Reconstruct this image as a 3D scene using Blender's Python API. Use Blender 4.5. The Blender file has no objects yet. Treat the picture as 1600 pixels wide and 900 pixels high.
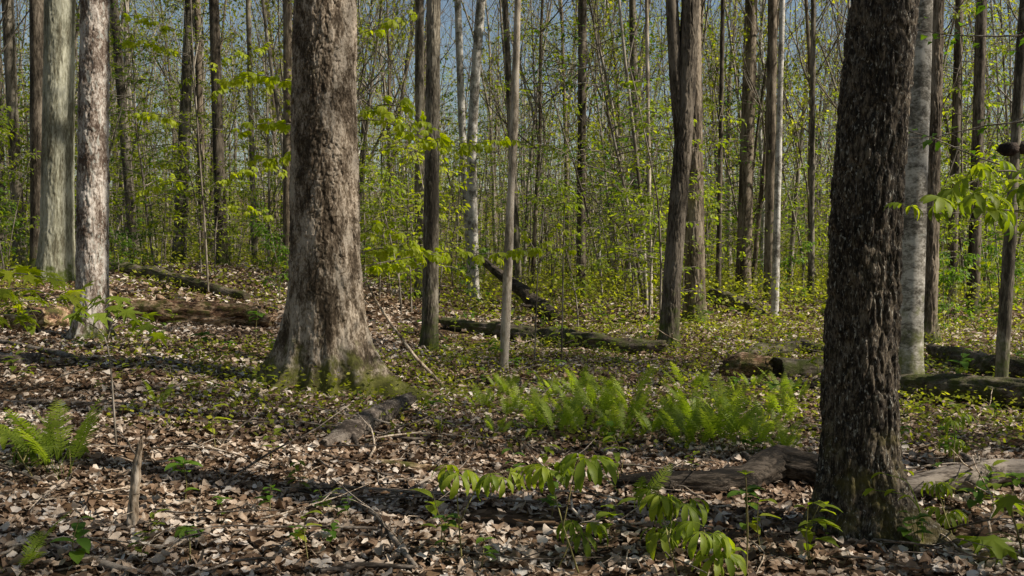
import bpy, math, random
import numpy as np
from mathutils import Vector, Matrix, Quaternion

random.seed(5)
rng = np.random.default_rng(11)
S = bpy.context.scene
COL = S.collection

# ------------------------------------------------------------------ camera, sky, sun, exposure
FPX = 1537.0
PITCH = math.atan(60 / FPX)
CAMZ = 1.6
cam_d = bpy.data.cameras.new("camera")
cam_d.sensor_width = 36
cam_d.lens = 36 * FPX / 1600
cam_d.clip_start = 0.05
cam_d.clip_end = 2000
cam = bpy.data.objects.new("camera", cam_d)
cam.location = (0, 0, CAMZ)
cam.rotation_euler = (math.pi / 2 - PITCH, 0, 0)
COL.objects.link(cam)
S.camera = cam

SUN_DIR = Vector((math.cos(math.radians(12)), -math.sin(math.radians(12)), 0))
SUN_EL = math.radians(41)
sd = SUN_DIR * math.cos(SUN_EL) + Vector((0, 0, math.sin(SUN_EL)))
W = bpy.data.worlds.new("World")
S.world = W
W.use_nodes = True
wn = W.node_tree.nodes
sky = wn.new("ShaderNodeTexSky")
sky.sky_type = 'NISHITA'
sky.sun_disc = False
sky.sun_elevation = SUN_EL
sky.sun_rotation = math.atan2(sd.x, sd.y)
sky.air_density = 1.2
sky.dust_density = 1.0
W.node_tree.links.new(sky.outputs[0], wn["Background"].inputs[0])
wn["Background"].inputs[1].default_value = 0.062
sl = bpy.data.lights.new("sun", 'SUN')
sl.energy = 5.0
sl.angle = math.radians(0.5)
sl.color = (1.0, 0.91, 0.78)
so = bpy.data.objects.new("sun", sl)
so.rotation_euler = sd.to_track_quat('Z', 'Y').to_euler()
so.location = (20, -10, 30)
COL.objects.link(so)
S.view_settings.view_transform = 'Standard'
S.view_settings.look = 'None'
S.view_settings.exposure = 0.56
S.view_settings.gamma = 1.0
S.cycles.max_bounces = 6
S.cycles.diffuse_bounces = 3
S.cycles.transmission_bounces = 3
S.cycles.glossy_bounces = 2

# ------------------------------------------------------------------ numeric helpers
def vnoise(p, seed=0):
    p = np.asarray(p, float)
    i = np.floor(p).astype(np.int64)
    f = p - i
    f = f * f * (3 - 2 * f)
    def h(a, b, c):
        n = (a * 374761393 + b * 668265263 + c * 2147483647 + seed * 1274126177) & 0xffffffff
        n = ((n ^ (n >> 13)) * 1274126177) & 0xffffffff
        n = ((n ^ (n >> 15)) * 2246822519) & 0xffffffff
        return ((n ^ (n >> 16)) & 0xffffff) / 16777215.0
    x, y, z = i[..., 0], i[..., 1], i[..., 2]
    u, v, w = f[..., 0], f[..., 1], f[..., 2]
    def L(a, b, t): return a + (b - a) * t
    return L(L(L(h(x, y, z), h(x+1, y, z), u), L(h(x, y+1, z), h(x+1, y+1, z), u), v),
             L(L(h(x, y, z+1), h(x+1, y, z+1), u), L(h(x, y+1, z+1), h(x+1, y+1, z+1), u), v), w)

def fbm(p, octaves=3, seed=0):
    s = 0; a = 0.5; t = 0
    p = np.asarray(p, float)
    for k in range(octaves):
        s = s + a * vnoise(p, seed + k); t += a
        p = p * 2.03 + 7.7; a *= 0.5
    return s / t

def voro(p, seed=0):
    """F1, F2 and a random value of the nearest cell."""
    p = np.asarray(p, float)
    i = np.floor(p).astype(np.int64)
    f = p - i
    f1 = np.full(p.shape[:-1], 9.0); f2 = f1.copy(); rid = np.zeros(p.shape[:-1]); dzz = np.zeros(p.shape[:-1])
    def h(a, b, c, s):
        n = (a * 374761393 + b * 668265263 + c * 2147483647 + s * 1274126177) & 0xffffffff
        n = ((n ^ (n >> 13)) * 1274126177) & 0xffffffff
        n = ((n ^ (n >> 15)) * 2246822519) & 0xffffffff
        return ((n ^ (n >> 16)) & 0xffffff) / 16777215.0
    for a in (-1, 0, 1):
        for b in (-1, 0, 1):
            for c in (-1, 0, 1):
                x, y, z = i[..., 0] + a, i[..., 1] + b, i[..., 2] + c
                dx = a + h(x, y, z, seed) - f[..., 0]
                dy = b + h(x, y, z, seed + 1) - f[..., 1]
                dz = c + h(x, y, z, seed + 2) - f[..., 2]
                d = np.sqrt(dx * dx + dy * dy + dz * dz)
                near = d < f1
                f2 = np.where(near, f1, np.minimum(f2, d))
                rid = np.where(near, h(x, y, z, seed + 3), rid)
                dzz = np.where(near, dz, dzz)
                f1 = np.where(near, d, f1)
    return f1, f2, rid, dzz

def sm(t):
    t = np.clip(t, 0, 1)
    return t * t * (3 - 2 * t)

def height(x, y):
    x = np.asarray(x, float); y = np.asarray(y, float)
    h = 0.78 * sm((-x - 0.5) / 9) * sm((y - 8) / 12)
    h = h + 0.22 * sm((-x - 0.3) / 4) * sm((y - 2) / 4)
    h = h + 0.10 * sm((y - 14) / 20)
    r = np.hypot(x * 0.6, y)
    h = h + 15 * sm((r - 105) / 150)
    q = np.stack([x * 0.35, y * 0.35, 0 * x], -1)
    h = h + 0.22 * (fbm(q, 2, 3) - 0.5) * sm((r - 2) / 8)
    q = np.stack([x * 1.7, y * 1.7, 0 * x], -1)
    h = h + 0.05 * (fbm(q, 2, 9) - 0.5)
    return h

def H(x, y): return float(height(np.array([x]), np.array([y]))[0])

def ray(px, py):
    return Vector(((px - 800) / FPX, math.cos(PITCH) + (450 - py) / FPX * math.sin(PITCH),
                   -math.sin(PITCH) + (450 - py) / FPX * math.cos(PITCH)))

def P(px, py, Y):
    d = ray(px, py)
    return Vector((0, 0, CAMZ)) + d * (Y / d.y)

def G(px, py, dz=0.0):
    d = ray(px, py)
    t = np.concatenate([np.arange(2.5, 60, 0.03), np.arange(60, 200, 0.3)])
    x = d.x * t; y = d.y * t; z = CAMZ + d.z * t
    k = np.nonzero(z < height(x, y))[0]
    k = k[0] if len(k) else len(t) - 1
    return Vector((x[k], y[k], H(x[k], y[k]) + dz))

def on_ground(px, Y, dz=0.0):
    x = (px - 800) / FPX * Y
    return Vector((x, Y, H(x, Y) + dz))

# ------------------------------------------------------------------ mesh builder
class MB:
    def __init__(self):
        self.v = []; self.q = []; self.t = []; self.tone = []; self.n = 0
    def add(self, V, Q=None, T=None, tone=0.5):
        V = np.asarray(V, float).reshape(-1, 3)
        self.v.append(V)
        if Q is not None and len(Q): self.q.append(np.asarray(Q, np.int64) + self.n)
        if T is not None and len(T): self.t.append(np.asarray(T, np.int64) + self.n)
        tn = np.broadcast_to(np.asarray(tone, float), (len(V),))
        self.tone.append(tn)
        self.n += len(V)
    def mesh(self, name, mat, smooth=True):
        me = bpy.data.meshes.new(name)
        V = np.concatenate(self.v).astype(np.float32)
        q = np.concatenate(self.q) if self.q else np.zeros((0, 4), np.int64)
        t = np.concatenate(self.t) if self.t else np.zeros((0, 3), np.int64)
        me.vertices.add(len(V)); me.vertices.foreach_set("co", V.ravel())
        nl = len(q) * 4 + len(t) * 3
        me.loops.add(nl)
        me.loops.foreach_set("vertex_index", np.concatenate([q.ravel(), t.ravel()]).astype(np.int32))
        me.polygons.add(len(q) + len(t))
        st = np.concatenate([np.arange(len(q)) * 4, len(q) * 4 + np.arange(len(t)) * 3]).astype(np.int32)
        me.polygons.foreach_set("loop_start", st)
        me.polygons.foreach_set("use_smooth", np.full(len(q) + len(t), smooth))
        at = me.attributes.new("tone", 'FLOAT', 'POINT')
        at.data.foreach_set("value", np.concatenate(self.tone).astype(np.float32))
        me.materials.append(mat)
        me.update(calc_edges=True)
        me.validate()
        return me
    def build(self, name, mat, parent=None, smooth=True):
        return link(name, self.mesh(name, mat, smooth), parent)
    def tube(self, pts, rad, sides=6, tone=0.5, cap=True):
        pts = np.asarray([tuple(p) for p in pts], float); n = len(pts)
        rad = np.broadcast_to(np.asarray(rad, float), (n,))
        tg = np.gradient(pts, axis=0)
        tg /= np.linalg.norm(tg, axis=1, keepdims=True) + 1e-9
        m = tg.mean(0)
        ref = np.array([1, 0, 0.]) if abs(m[0]) < 0.7 * np.linalg.norm(m) + 1e-9 else np.array([0, 0, 1.])
        a = np.cross(tg, ref); a /= np.linalg.norm(a, axis=1, keepdims=True) + 1e-9
        b = np.cross(tg, a)
        th = np.arange(sides) * 2 * math.pi / sides
        V = pts[:, None] + rad[:, None, None] * (np.cos(th)[None, :, None] * a[:, None] + np.sin(th)[None, :, None] * b[:, None])
        i = np.arange(n - 1)[:, None] * sides; j = np.arange(sides)[None]; k = (j + 1) % sides
        Q = np.stack([i + j, i + k, i + sides + k, i + sides + j], -1).reshape(-1, 4)
        T = []
        V = V.reshape(-1, 3)
        if cap:
            V = np.concatenate([V, pts[:1], pts[-1:]])
            c0 = n * sides
            T = [[c0, (s + 1) % sides, s] for s in range(sides)] + \
                [[c0 + 1, (n - 1) * sides + s, (n - 1) * sides + (s + 1) % sides] for s in range(sides)]
        self.add(V, Q, T, tone)
    def leaves(self, pos, ax, nr, L, Wd, tone, fold=True):
        """pos, ax, nr: (n,3); L, Wd: (n,)"""
        pos = np.asarray(pos, float); n = len(pos)
        ax = ax / (np.linalg.norm(ax, axis=1, keepdims=True) + 1e-9)
        s = np.cross(ax, nr); s /= np.linalg.norm(s, axis=1, keepdims=True) + 1e-9
        u = np.cross(s, ax)
        L = np.broadcast_to(L, (n,))[:, None]; Wd = np.broadcast_to(Wd, (n,))[:, None]
        if fold:
            V = np.stack([pos, pos + ax * L * .42 + s * Wd + u * Wd * .35, pos + ax * L - u * L * .15,
                          pos + ax * L * .42 - s * Wd + u * Wd * .35, pos + ax * L * .5], 1)
            k = np.arange(n)[:, None] * 5
            T = np.concatenate([k + [0, 3, 4], k + [3, 2, 4], k + [4, 2, 1], k + [0, 4, 1]])
            self.add(V.reshape(-1, 3), None, T, np.repeat(np.broadcast_to(tone, (n,)), 5))
        else:
            V = np.stack([pos, pos + ax * L * .45 + s * Wd, pos + ax * L, pos + ax * L * .45 - s * Wd], 1)
            k = np.arange(n)[:, None] * 4
            self.add(V.reshape(-1, 3), k + [0, 3, 2, 1], None, np.repeat(np.broadcast_to(tone, (n,)), 4))
    def strip(self, base, d, up, L, Wd, droop=0.5, nst=7, fold=0.25, tone=0.5, prof=None, jag=0.0):
        """a leaf with a midrib: arching down along its length"""
        base = Vector(base); d = Vector(d).normalized(); s = d.cross(Vector(up)).normalized(); u = s.cross(d)
        V = []; p = base.copy(); cur = d.copy()
        ax = s
        for k in range(nst):
            t = k / (nst - 1)
            w = (prof(t) if prof else math.sin(math.pi * min(1, t ** 0.85)) ** 0.8 + 0.02) * Wd
            w *= 1 + jag * (1 if k % 2 else -1)
            uu = ax.cross(cur).normalized()
            V += [p + ax * w + uu * w * fold, p.copy(), p - ax * w + uu * w * fold]
            p = p + cur * (L / (nst - 1))
            cur = (Matrix.Rotation(-droop / (nst - 1), 3, ax) @ cur).normalized()
        Q = []
        for k in range(nst - 1):
            a = k * 3
            Q += [[a, a + 1, a + 4, a + 3], [a + 1, a + 2, a + 5, a + 4]]
        self.add([tuple(v) for v in V], Q, None, tone)

def link(name, me, parent=None):
    o = bpy.data.objects.new(name, me)
    COL.objects.link(o)
    if parent is not None: o.parent = parent
    return o

def tag(o, label=None, cat=None, group=None, kind=None):
    if label: o['label'] = label
    if cat: o['category'] = cat
    if group: o['group'] = group
    if kind: o['kind'] = kind
    return o

def empty(name, loc, rz=0.0):
    o = bpy.data.objects.new(name, None)
    o.empty_display_size = 0.2
    COL.objects.link(o); o.location = loc; o.rotation_euler = (0, 0, rz)
    return o

def copy_tree(o, parent=None):
    c = o.copy(); COL.objects.link(c); c.parent = parent
    for ch in o.children: 
        copy_tree(ch, c)
    return c

# ------------------------------------------------------------------ materials
def nodes(name):
    m = bpy.data.materials.new(name); m.use_nodes = True
    nt = m.node_tree; nt.nodes.clear()
    out = nt.nodes.new("ShaderNodeOutputMaterial")
    return m, nt, out

def N(nt, t, **kw):
    n = nt.nodes.new(t)
    for k, v in kw.items():
        if isinstance(k, str) and hasattr(n, k): setattr(n, k, v)
        else: n.inputs[k].default_value = v
    return n

def ramp(nt, fac, stops, interp='LINEAR'):
    r = nt.nodes.new("ShaderNodeValToRGB"); cr = r.color_ramp; cr.interpolation = interp
    while len(cr.elements) < len(stops): cr.elements.new(0.5)
    for e, (p, c) in zip(cr.elements, stops):
        e.position = p; e.color = (*c, 1) if len(c) == 3 else c
    nt.links.new(fac, r.inputs[0]); return r.outputs[0]

def noise(nt, vec, scale, detail=4, rough=0.55, dist=0.0):
    n = nt.nodes.new("ShaderNodeTexNoise")
    n.inputs['Scale'].default_value = scale; n.inputs['Detail'].default_value = detail
    n.inputs['Roughness'].default_value = rough; n.inputs['Distortion'].default_value = dist
    nt.links.new(vec, n.inputs['Vector']); return n.outputs['Fac']

def mixc(nt, fac, a, b):
    m = nt.nodes.new("ShaderNodeMix"); m.data_type = 'RGBA'
    for sock, v in ((m.inputs[0], fac), (m.inputs[6], a), (m.inputs[7], b)):
        if hasattr(v, 'links'): nt.links.new(v, sock)
        else: sock.default_value = (*v, 1) if isinstance(v, tuple) else v
    return m.outputs[2]

def mth(nt, op, a, b=0.5, clamp=False):
    m = nt.nodes.new("ShaderNodeMath"); m.operation = op; m.use_clamp = clamp
    for sock, v in ((m.inputs[0], a), (m.inputs[1], b)):
        if hasattr(v, 'links'): nt.links.new(v, sock)
        else: sock.default_value = v
    return m.outputs[0]

def bark_mat(name, dark, mid, light, moss=0.0, scale=14, stretch=0.25, bump=0.6, mossc=(.07, .09, .015),
             moss_top=0.6, lichen=0.0, ridge=False, bdist=0.012, lying=False, patch=.6, fleck=0):
    m, nt, out = nodes(name)
    tc = N(nt, "ShaderNodeTexCoord"); oi = N(nt, "ShaderNodeObjectInfo")
    mp = N(nt, "ShaderNodeMapping"); mp.inputs['Scale'].default_value = (stretch, 1, 1) if lying else (1, 1, stretch)
    nt.links.new(tc.outputs['Object'], mp.inputs['Vector'])
    off = N(nt, "ShaderNodeVectorMath", operation='ADD')
    nt.links.new(mp.outputs[0], off.inputs[0])
    cmb = N(nt, "ShaderNodeCombineXYZ")
    nt.links.new(mth(nt, 'MULTIPLY', oi.outputs['Random'], 37.0), cmb.inputs[2])
    nt.links.new(cmb.outputs[0], off.inputs[1])
    v = off.outputs[0]
    n1 = noise(nt, v, scale, 6, 0.65, 0.4)
    n2 = noise(nt, v, scale * 0.22, 3, 0.5)
    n3 = noise(nt, v, scale * 3.5, 4, 0.6)
    f = mth(nt, 'ADD', mth(nt, 'MULTIPLY', n1, .6), mth(nt, 'MULTIPLY', n3, .4))
    f = mth(nt, 'ADD', f, mth(nt, 'MULTIPLY', mth(nt, 'SUBTRACT', n2, .5), patch))
    col = ramp(nt, f, [(.40, dark), (.49, mid), (.60, light)])
    if lichen > 0:
        vo = nt.nodes.new("ShaderNodeTexVoronoi"); vo.inputs['Scale'].default_value = scale * .8
        nt.links.new(v, vo.inputs['Vector'])
        lf = mth(nt, 'MULTIPLY', mth(nt, 'GREATER_THAN', noise(nt, v, scale * .6, 5, .7, .8), 1 - lichen), .55)
        col = mixc(nt, lf, col, (.42, .44, .40))
    if fleck > 0:
        fl = noise(nt, v, scale * 2.2, 4, .6, .5)
        col = mixc(nt, mth(nt, 'MULTIPLY', mth(nt, 'SUBTRACT', fl, 1 - fleck), 14.0, True), col, (.34, .32, .27))
    if moss > 0:
        sx = N(nt, "ShaderNodeSeparateXYZ"); nt.links.new(tc.outputs['Object'], sx.inputs[0])
        hz = mth(nt, 'SUBTRACT', 1.0, mth(nt, 'DIVIDE', sx.outputs[2], moss_top), True) if moss_top else .3
        mn = noise(nt, tc.outputs['Object'], 5.5, 5, .65)
        mf = mth(nt, 'ADD', mth(nt, 'MULTIPLY', hz, .45), mth(nt, 'SUBTRACT', mn, 1.02 - moss))
        mf = mth(nt, 'MULTIPLY', mf, 5.0, True)
        mc = mixc(nt, noise(nt, tc.outputs['Object'], 60, 3), tuple(x * .45 for x in mossc), tuple(x * 1.5 for x in mossc))
        col = mixc(nt, mf, col, mc)
    b = N(nt, "ShaderNodeBump"); b.inputs['Strength'].default_value = bump; b.inputs['Distance'].default_value = bdist
    nt.links.new(f, b.inputs['Height'])
    p = N(nt, "ShaderNodeBsdfPrincipled")
    p.inputs['Roughness'].default_value = 0.85; p.inputs['Specular IOR Level'].default_value = 0.25
    nt.links.new(col, p.inputs['Base Color']); nt.links.new(b.outputs[0], p.inputs['Normal'])
    nt.links.new(p.outputs[0], out.inputs[0])
    return m

def leaf_mat(name, lo, mid, hi, trans=0.45, gloss=0.25):
    m, nt, out = nodes(name)
    at = N(nt, "ShaderNodeAttribute", attribute_name="tone")
    oi = N(nt, "ShaderNodeObjectInfo")
    f = mth(nt, 'ADD', at.outputs['Fac'], mth(nt, 'MULTIPLY', mth(nt, 'SUBTRACT', oi.outputs['Random'], .5), .35), True)
    col = ramp(nt, f, [(0, lo), (.5, mid), (1, hi)])
    tc = N(nt, "ShaderNodeTexCoord")
    nz = noise(nt, tc.outputs['Object'], 38, 3)
    col = mixc(nt, mth(nt, 'MULTIPLY', nz, .35), col, tuple(x * .55 for x in mid))
    p = N(nt, "ShaderNodeBsdfPrincipled"); p.inputs['Roughness'].default_value = .5
    p.inputs['Specular IOR Level'].default_value = gloss
    nt.links.new(col, p.inputs['Base Color'])
    t = N(nt, "ShaderNodeBsdfTranslucent")
    hs = N(nt, "ShaderNodeHueSaturation"); hs.inputs['Value'].default_value = 1.9; hs.inputs['Saturation'].default_value = 1.1
    nt.links.new(col, hs.inputs['Color']); nt.links.new(hs.outputs[0], t.inputs[0])
    mx = N(nt, "ShaderNodeMixShader"); mx.inputs[0].default_value = trans
    nt.links.new(p.outputs[0], mx.inputs[1]); nt.links.new(t.outputs[0], mx.inputs[2])
    nt.links.new(mx.outputs[0], out.inputs[0])
    return m

LITTER = [(0, (.04, .024, .014)), (.24, (.10, .058, .032)), (.48, (.225, .148, .092)), (.7, (.45, .36, .275)), (.86, (.58, .50, .42)), (1, (.64, .59, .53))]
def litter_mat():
    m, nt, out = nodes("dead_leaf")
    at = N(nt, "ShaderNodeAttribute", attribute_name="tone")
    tc = N(nt, "ShaderNodeTexCoord"); oi = N(nt, "ShaderNodeObjectInfo")
    nz = noise(nt, tc.outputs['Object'], 30, 4)
    f = mth(nt, 'ADD', at.outputs['Fac'], mth(nt, 'MULTIPLY', mth(nt, 'SUBTRACT', nz, .5), .5), True)
    col = ramp(nt, f, LITTER)
    p = N(nt, "ShaderNodeBsdfPrincipled"); p.inputs['Roughness'].default_value = .7; p.inputs['Specular IOR Level'].default_value = .3
    b = N(nt, "ShaderNodeBump"); b.inputs['Strength'].default_value = .4; b.inputs['Distance'].default_value = .004
    nt.links.new(noise(nt, tc.outputs['Object'], 90, 3), b.inputs['Height']); nt.links.new(b.outputs[0], p.inputs['Normal'])
    nt.links.new(col, p.inputs['Base Color'])
    t = N(nt, "ShaderNodeBsdfTranslucent"); nt.links.new(col, t.inputs[0])
    mx = N(nt, "ShaderNodeMixShader"); mx.inputs[0].default_value = .12
    nt.links.new(p.outputs[0], mx.inputs[1]); nt.links.new(t.outputs[0], mx.inputs[2])
    nt.links.new(mx.outputs[0], out.inputs[0])
    return m

def ground_mat():
    m, nt, out = nodes("forest_floor")
    tc = N(nt, "ShaderNodeTexCoord"); v = tc.outputs['Object']
    vo = nt.nodes.new("ShaderNodeTexVoronoi"); vo.inputs['Scale'].default_value = 13; vo.inputs['Randomness'].default_value = 1
    wz = N(nt, "ShaderNodeTexNoise"); wz.inputs['Scale'].default_value = 9; nt.links.new(v, wz.inputs['Vector'])
    vm = N(nt, "ShaderNodeVectorMath", operation='MULTIPLY_ADD'); vm.inputs[1].default_value = (.13, .13, .13)
    nt.links.new(wz.outputs['Color'], vm.inputs[0]); nt.links.new(v, vm.inputs[2]); nt.links.new(vm.outputs[0], vo.inputs['Vector'])
    sx = N(nt, "ShaderNodeSeparateColor"); nt.links.new(vo.outputs['Color'], sx.inputs[0])
    f = mth(nt, 'ADD', mth(nt, 'MULTIPLY', sx.outputs[0], .62), mth(nt, 'MULTIPLY', noise(nt, v, 3, 4), .3))
    col = ramp(nt, f, [(.15, (.02, .012, .007)), (.4, (.06, .036, .02)), (.65, (.14, .09, .052)), (.88, (.30, .22, .15))])
    gn = noise(nt, v, .35, 5, .6)
    gf = mth(nt, 'MULTIPLY', mth(nt, 'SUBTRACT', gn, .5), 4.0, True)
    sy = N(nt, "ShaderNodeSeparateXYZ"); nt.links.new(v, sy.inputs[0])
    far = mth(nt, 'DIVIDE', mth(nt, 'SUBTRACT', sy.outputs[1], 16.0), 25.0, True)
    gf = mth(nt, 'MULTIPLY', gf, far)
    col = mixc(nt, mth(nt, 'MULTIPLY', gf, .6), col, (.075, .11, .02))
    p = N(nt, "ShaderNodeBsdfPrincipled"); p.inputs['Roughness'].default_value = .95; p.inputs['Specular IOR Level'].default_value = .1
    b = N(nt, "ShaderNodeBump"); b.inputs['Strength'].default_value = .9; b.inputs['Distance'].default_value = .04
    nt.links.new(f, b.inputs['Height'])
    nt.links.new(col, p.inputs['Base Color']); nt.links.new(b.outputs[0], p.inputs['Normal'])
    nt.links.new(p.outputs[0], out.inputs[0])
    return m

M = {}
M['litter'] = litter_mat()
M['ground'] = ground_mat()
M['flaky'] = bark_mat("flaky_bark", (.042, .029, .017), (.145, .11, .075), (.39, .33, .26), moss=.34, scale=22, stretch=.4, bump=.7, moss_top=.8, mossc=(.10, .10, .022), lichen=.30)
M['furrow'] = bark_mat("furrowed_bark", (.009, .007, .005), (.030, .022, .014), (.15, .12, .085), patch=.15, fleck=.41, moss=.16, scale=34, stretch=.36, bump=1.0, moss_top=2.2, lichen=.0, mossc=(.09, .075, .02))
M['pale'] = bark_mat("pale_green_bark", (.11, .10, .065), (.24, .235, .17), (.40, .395, .31), moss=.25, scale=22, stretch=.16, bump=.6, moss_top=1.2, lichen=.2)
M['scaly'] = bark_mat("scaly_white_bark", (.08, .055, .04), (.24, .195, .16), (.54, .49, .44), moss=.2, scale=24, stretch=.4, bump=.7, moss_top=.7, lichen=.42)
M['birch'] = bark_mat("smooth_pale_bark", (.10, .09, .072), (.27, .25, .21), (.55, .52, .46), moss=.3, scale=9, stretch=1.5, bump=.35, moss_top=1.5, lichen=.35, mossc=(.16, .17, .06))
M['grey'] = bark_mat("grey_bark", (.045, .037, .026), (.12, .102, .073), (.26, .23, .18), moss=.25, scale=20, stretch=.22, bump=.7, moss_top=1.6, lichen=.3)
M['dark'] = bark_mat("dark_bark", (.022, .017, .011), (.066, .052, .036), (.17, .142, .108), moss=.25, scale=20, stretch=.2, bump=.7, moss_top=1.6, lichen=.22)
M['brown'] = bark_mat("brown_grey_bark", (.045, .034, .022), (.125, .097, .066), (.26, .215, .16), moss=.25, scale=22, stretch=.18, bump=.8, moss_top=1.4, lichen=.25)
M['tan'] = bark_mat("tan_smooth_bark", (.17, .14, .10), (.34, .285, .22), (.50, .44, .36), scale=14, stretch=.3, bump=.3)
M['white'] = bark_mat("white_bark", (.13, .115, .095), (.33, .31, .27), (.55, .53, .49), scale=12, stretch=.9, bump=.3, lichen=.3)
M['far'] = bark_mat("far_bark", (.075, .062, .045), (.19, .165, .125), (.36, .325, .27), scale=7, stretch=.25, bump=.4)
M['twig'] = bark_mat("twig_bark", (.07, .057, .042), (.17, .145, .112), (.30, .265, .22), scale=10, stretch=.3, bump=.1)
M['deadwood'] = bark_mat("dead_wood", (.035, .027, .02), (.11, .088, .07), (.27, .23, .19), lying=True, scale=30, stretch=.22, bump=.8, moss=.22, moss_top=0, lichen=.25)
M['rot'] = bark_mat("rotting_wood", (.022, .012, .007), (.15, .078, .042), (.52, .37, .24), lying=True, scale=24, stretch=.3, bump=.9, moss=.43, moss_top=0, mossc=(.08, .085, .015), bdist=.03)
M['mosslog'] = bark_mat("mossy_log_bark", (.03, .022, .015), (.09, .068, .048), (.20, .165, .13), lying=True, scale=24, stretch=.25, bump=1, moss=.47, moss_top=0, mossc=(.06, .07, .014), bdist=.03)
M['blacklog'] = bark_mat('shade_dark_log', (.008, .006, .004), (.028, .021, .014), (.09, .072, .055), lying=True, scale=28, stretch=.25, bump=.9, moss=.0, bdist=.02)  # near-black wood colour, with the curved log's shade put into it
M['paledead'] = bark_mat("bleached_wood", (.09, .06, .038), (.33, .255, .18), (.60, .51, .41), scale=26, stretch=.15, bump=.7)
M['blackburl'] = bark_mat("black_burl", (.012, .009, .007), (.03, .02, .015), (.07, .05, .04), scale=30, stretch=1, bump=1)
M['leaf'] = leaf_mat("spring_leaf", (.09, .135, .018), (.20, .265, .028), (.37, .41, .045), .5)
M['leaf_far'] = leaf_mat("far_leaf", (.09, .11, .018), (.23, .26, .03), (.46, .46, .06), .55)
M['leaf_deep'] = leaf_mat("green_leaf", (.045, .10, .012), (.10, .19, .022), (.19, .29, .035), .45)
M['leaf_yellow'] = leaf_mat("yellow_green_leaf", (.17, .23, .02), (.30, .36, .03), (.42, .44, .05), .55)
M['fern'] = leaf_mat("fern_green", (.10, .15, .02), (.22, .30, .035), (.40, .45, .07), .5)
M['stem'] = bark_mat("green_stem", (.10, .08, .03), (.17, .15, .05), (.26, .24, .09), scale=20, bump=.1)

# ------------------------------------------------------------------ ground
def build_ground():
    u = np.linspace(-1, 1, 330)
    xs = np.sinh(u * 4.6) / np.sinh(4.6) * 420
    v = np.linspace(0, 1, 360)
    ys = -40 + 44 * np.minimum(v / .12, 1)
    k = np.clip((v - .12) / .88, 0, 1)
    ys = np.where(v > .12, 4 + np.sinh(k * 5.0) / np.sinh(5.0) * 420, ys)
    X, Y = np.meshgrid(xs, ys)
    Z = height(X, Y)
    nx, ny = len(xs), len(ys)
    V = np.stack([X, Y, Z], -1).reshape(-1, 3)
    i = np.arange(ny - 1)[:, None] * nx + np.arange(nx - 1)[None]
    Q = np.stack([i, i + 1, i + nx + 1, i + nx], -1).reshape(-1, 4)
    b = MB(); b.add(V, Q)
    return tag(b.build("ground", M['ground']), kind='structure')
ground = build_ground()

def litter_batch(b, x, y, z, size, nst, tone, tilt=.55, lobed=True):
    """curled dead leaves: nst stations, three columns"""
    n = len(x)
    yaw = rng.uniform(0, 2 * np.pi, n)
    a = np.stack([np.cos(yaw), np.sin(yaw), rng.normal(0, tilt * .6, n)], -1)
    a /= np.linalg.norm(a, axis=1, keepdims=True)
    nr = np.stack([rng.normal(0, tilt, n), rng.normal(0, tilt, n), np.ones(n)], -1)
    s = np.cross(a, nr); s /= np.linalg.norm(s, axis=1, keepdims=True)
    u = np.cross(s, a)
    asp = rng.uniform(.28, .5, n); curl = rng.normal(0, .5, n); fold = rng.normal(.15, .5, n); twist = rng.normal(0, .5, n)
    t = np.linspace(0, 1, nst)
    prof = np.sin(np.pi * np.clip(t, .04, .97) ** .8)
    Vs = []
    for k in range(nst):
        lob = np.where(rng.random((n, 1)) < .3, rng.uniform(.55, 1.2, (n, 2)), rng.uniform(.9, 1.08, (n, 2))) if lobed and 0 < k < nst - 1 else np.ones((n, 2))
        tt = t[k] - .5
        c = np.stack([x, y, z], -1) + a * (tt * size)[:, None] + u * (curl * size * (tt * tt * 4 - .6) * .35 + size * .05 * rng.normal(0, 1, n))[:, None]
        w = prof[k] * asp * size
        st = s + u * (twist * tt)[:, None]
        for sg in (1, 0, -1):
            if sg == 0: Vs.append(c); continue
            ww = w * lob[:, 0 if sg > 0 else 1]
            sk = 1 if lobed else 0
            Vs.append(c + st * (sg * ww)[:, None] + u * (fold * ww + rng.normal(0, .12, n) * ww)[:, None] + a * (rng.normal(0, .025, n) * size * sk)[:, None])
    V = np.stack(Vs, 1)
    m = nst * 3
    k = np.arange(n)[:, None] * m
    Q = []
    for j in range(nst - 1):
        q = j * 3
        Q.append(k + [q, q + 1, q + 4, q + 3]); Q.append(k + [q + 1, q + 2, q + 5, q + 4])
    b.add(V.reshape(-1, 3), np.concatenate(Q), None, np.repeat(tone, m))

def scatter(n, y0, y1, margin=1.5):
    """points over the wedge in front of the camera"""
    ys = []; xs = []
    while sum(map(len, ys)) < n:
        y = rng.uniform(y0, y1, n * 2); x = rng.uniform(-1, 1, n * 2) * (.54 * y1 + margin)
        k = np.abs(x) < .54 * y + margin
        ys.append(y[k]); xs.append(x[k])
    return np.concatenate(xs)[:n], np.concatenate(ys)[:n]

def tones(x, y):
    q = np.stack([x * .8, y * .8, 0 * x], -1)
    return np.clip(rng.beta(2.0, 1.9, len(x)) * .9 + .32 * (fbm(q, 3, 21) - .5) * 1.6 + .08, 0, 1)

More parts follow.
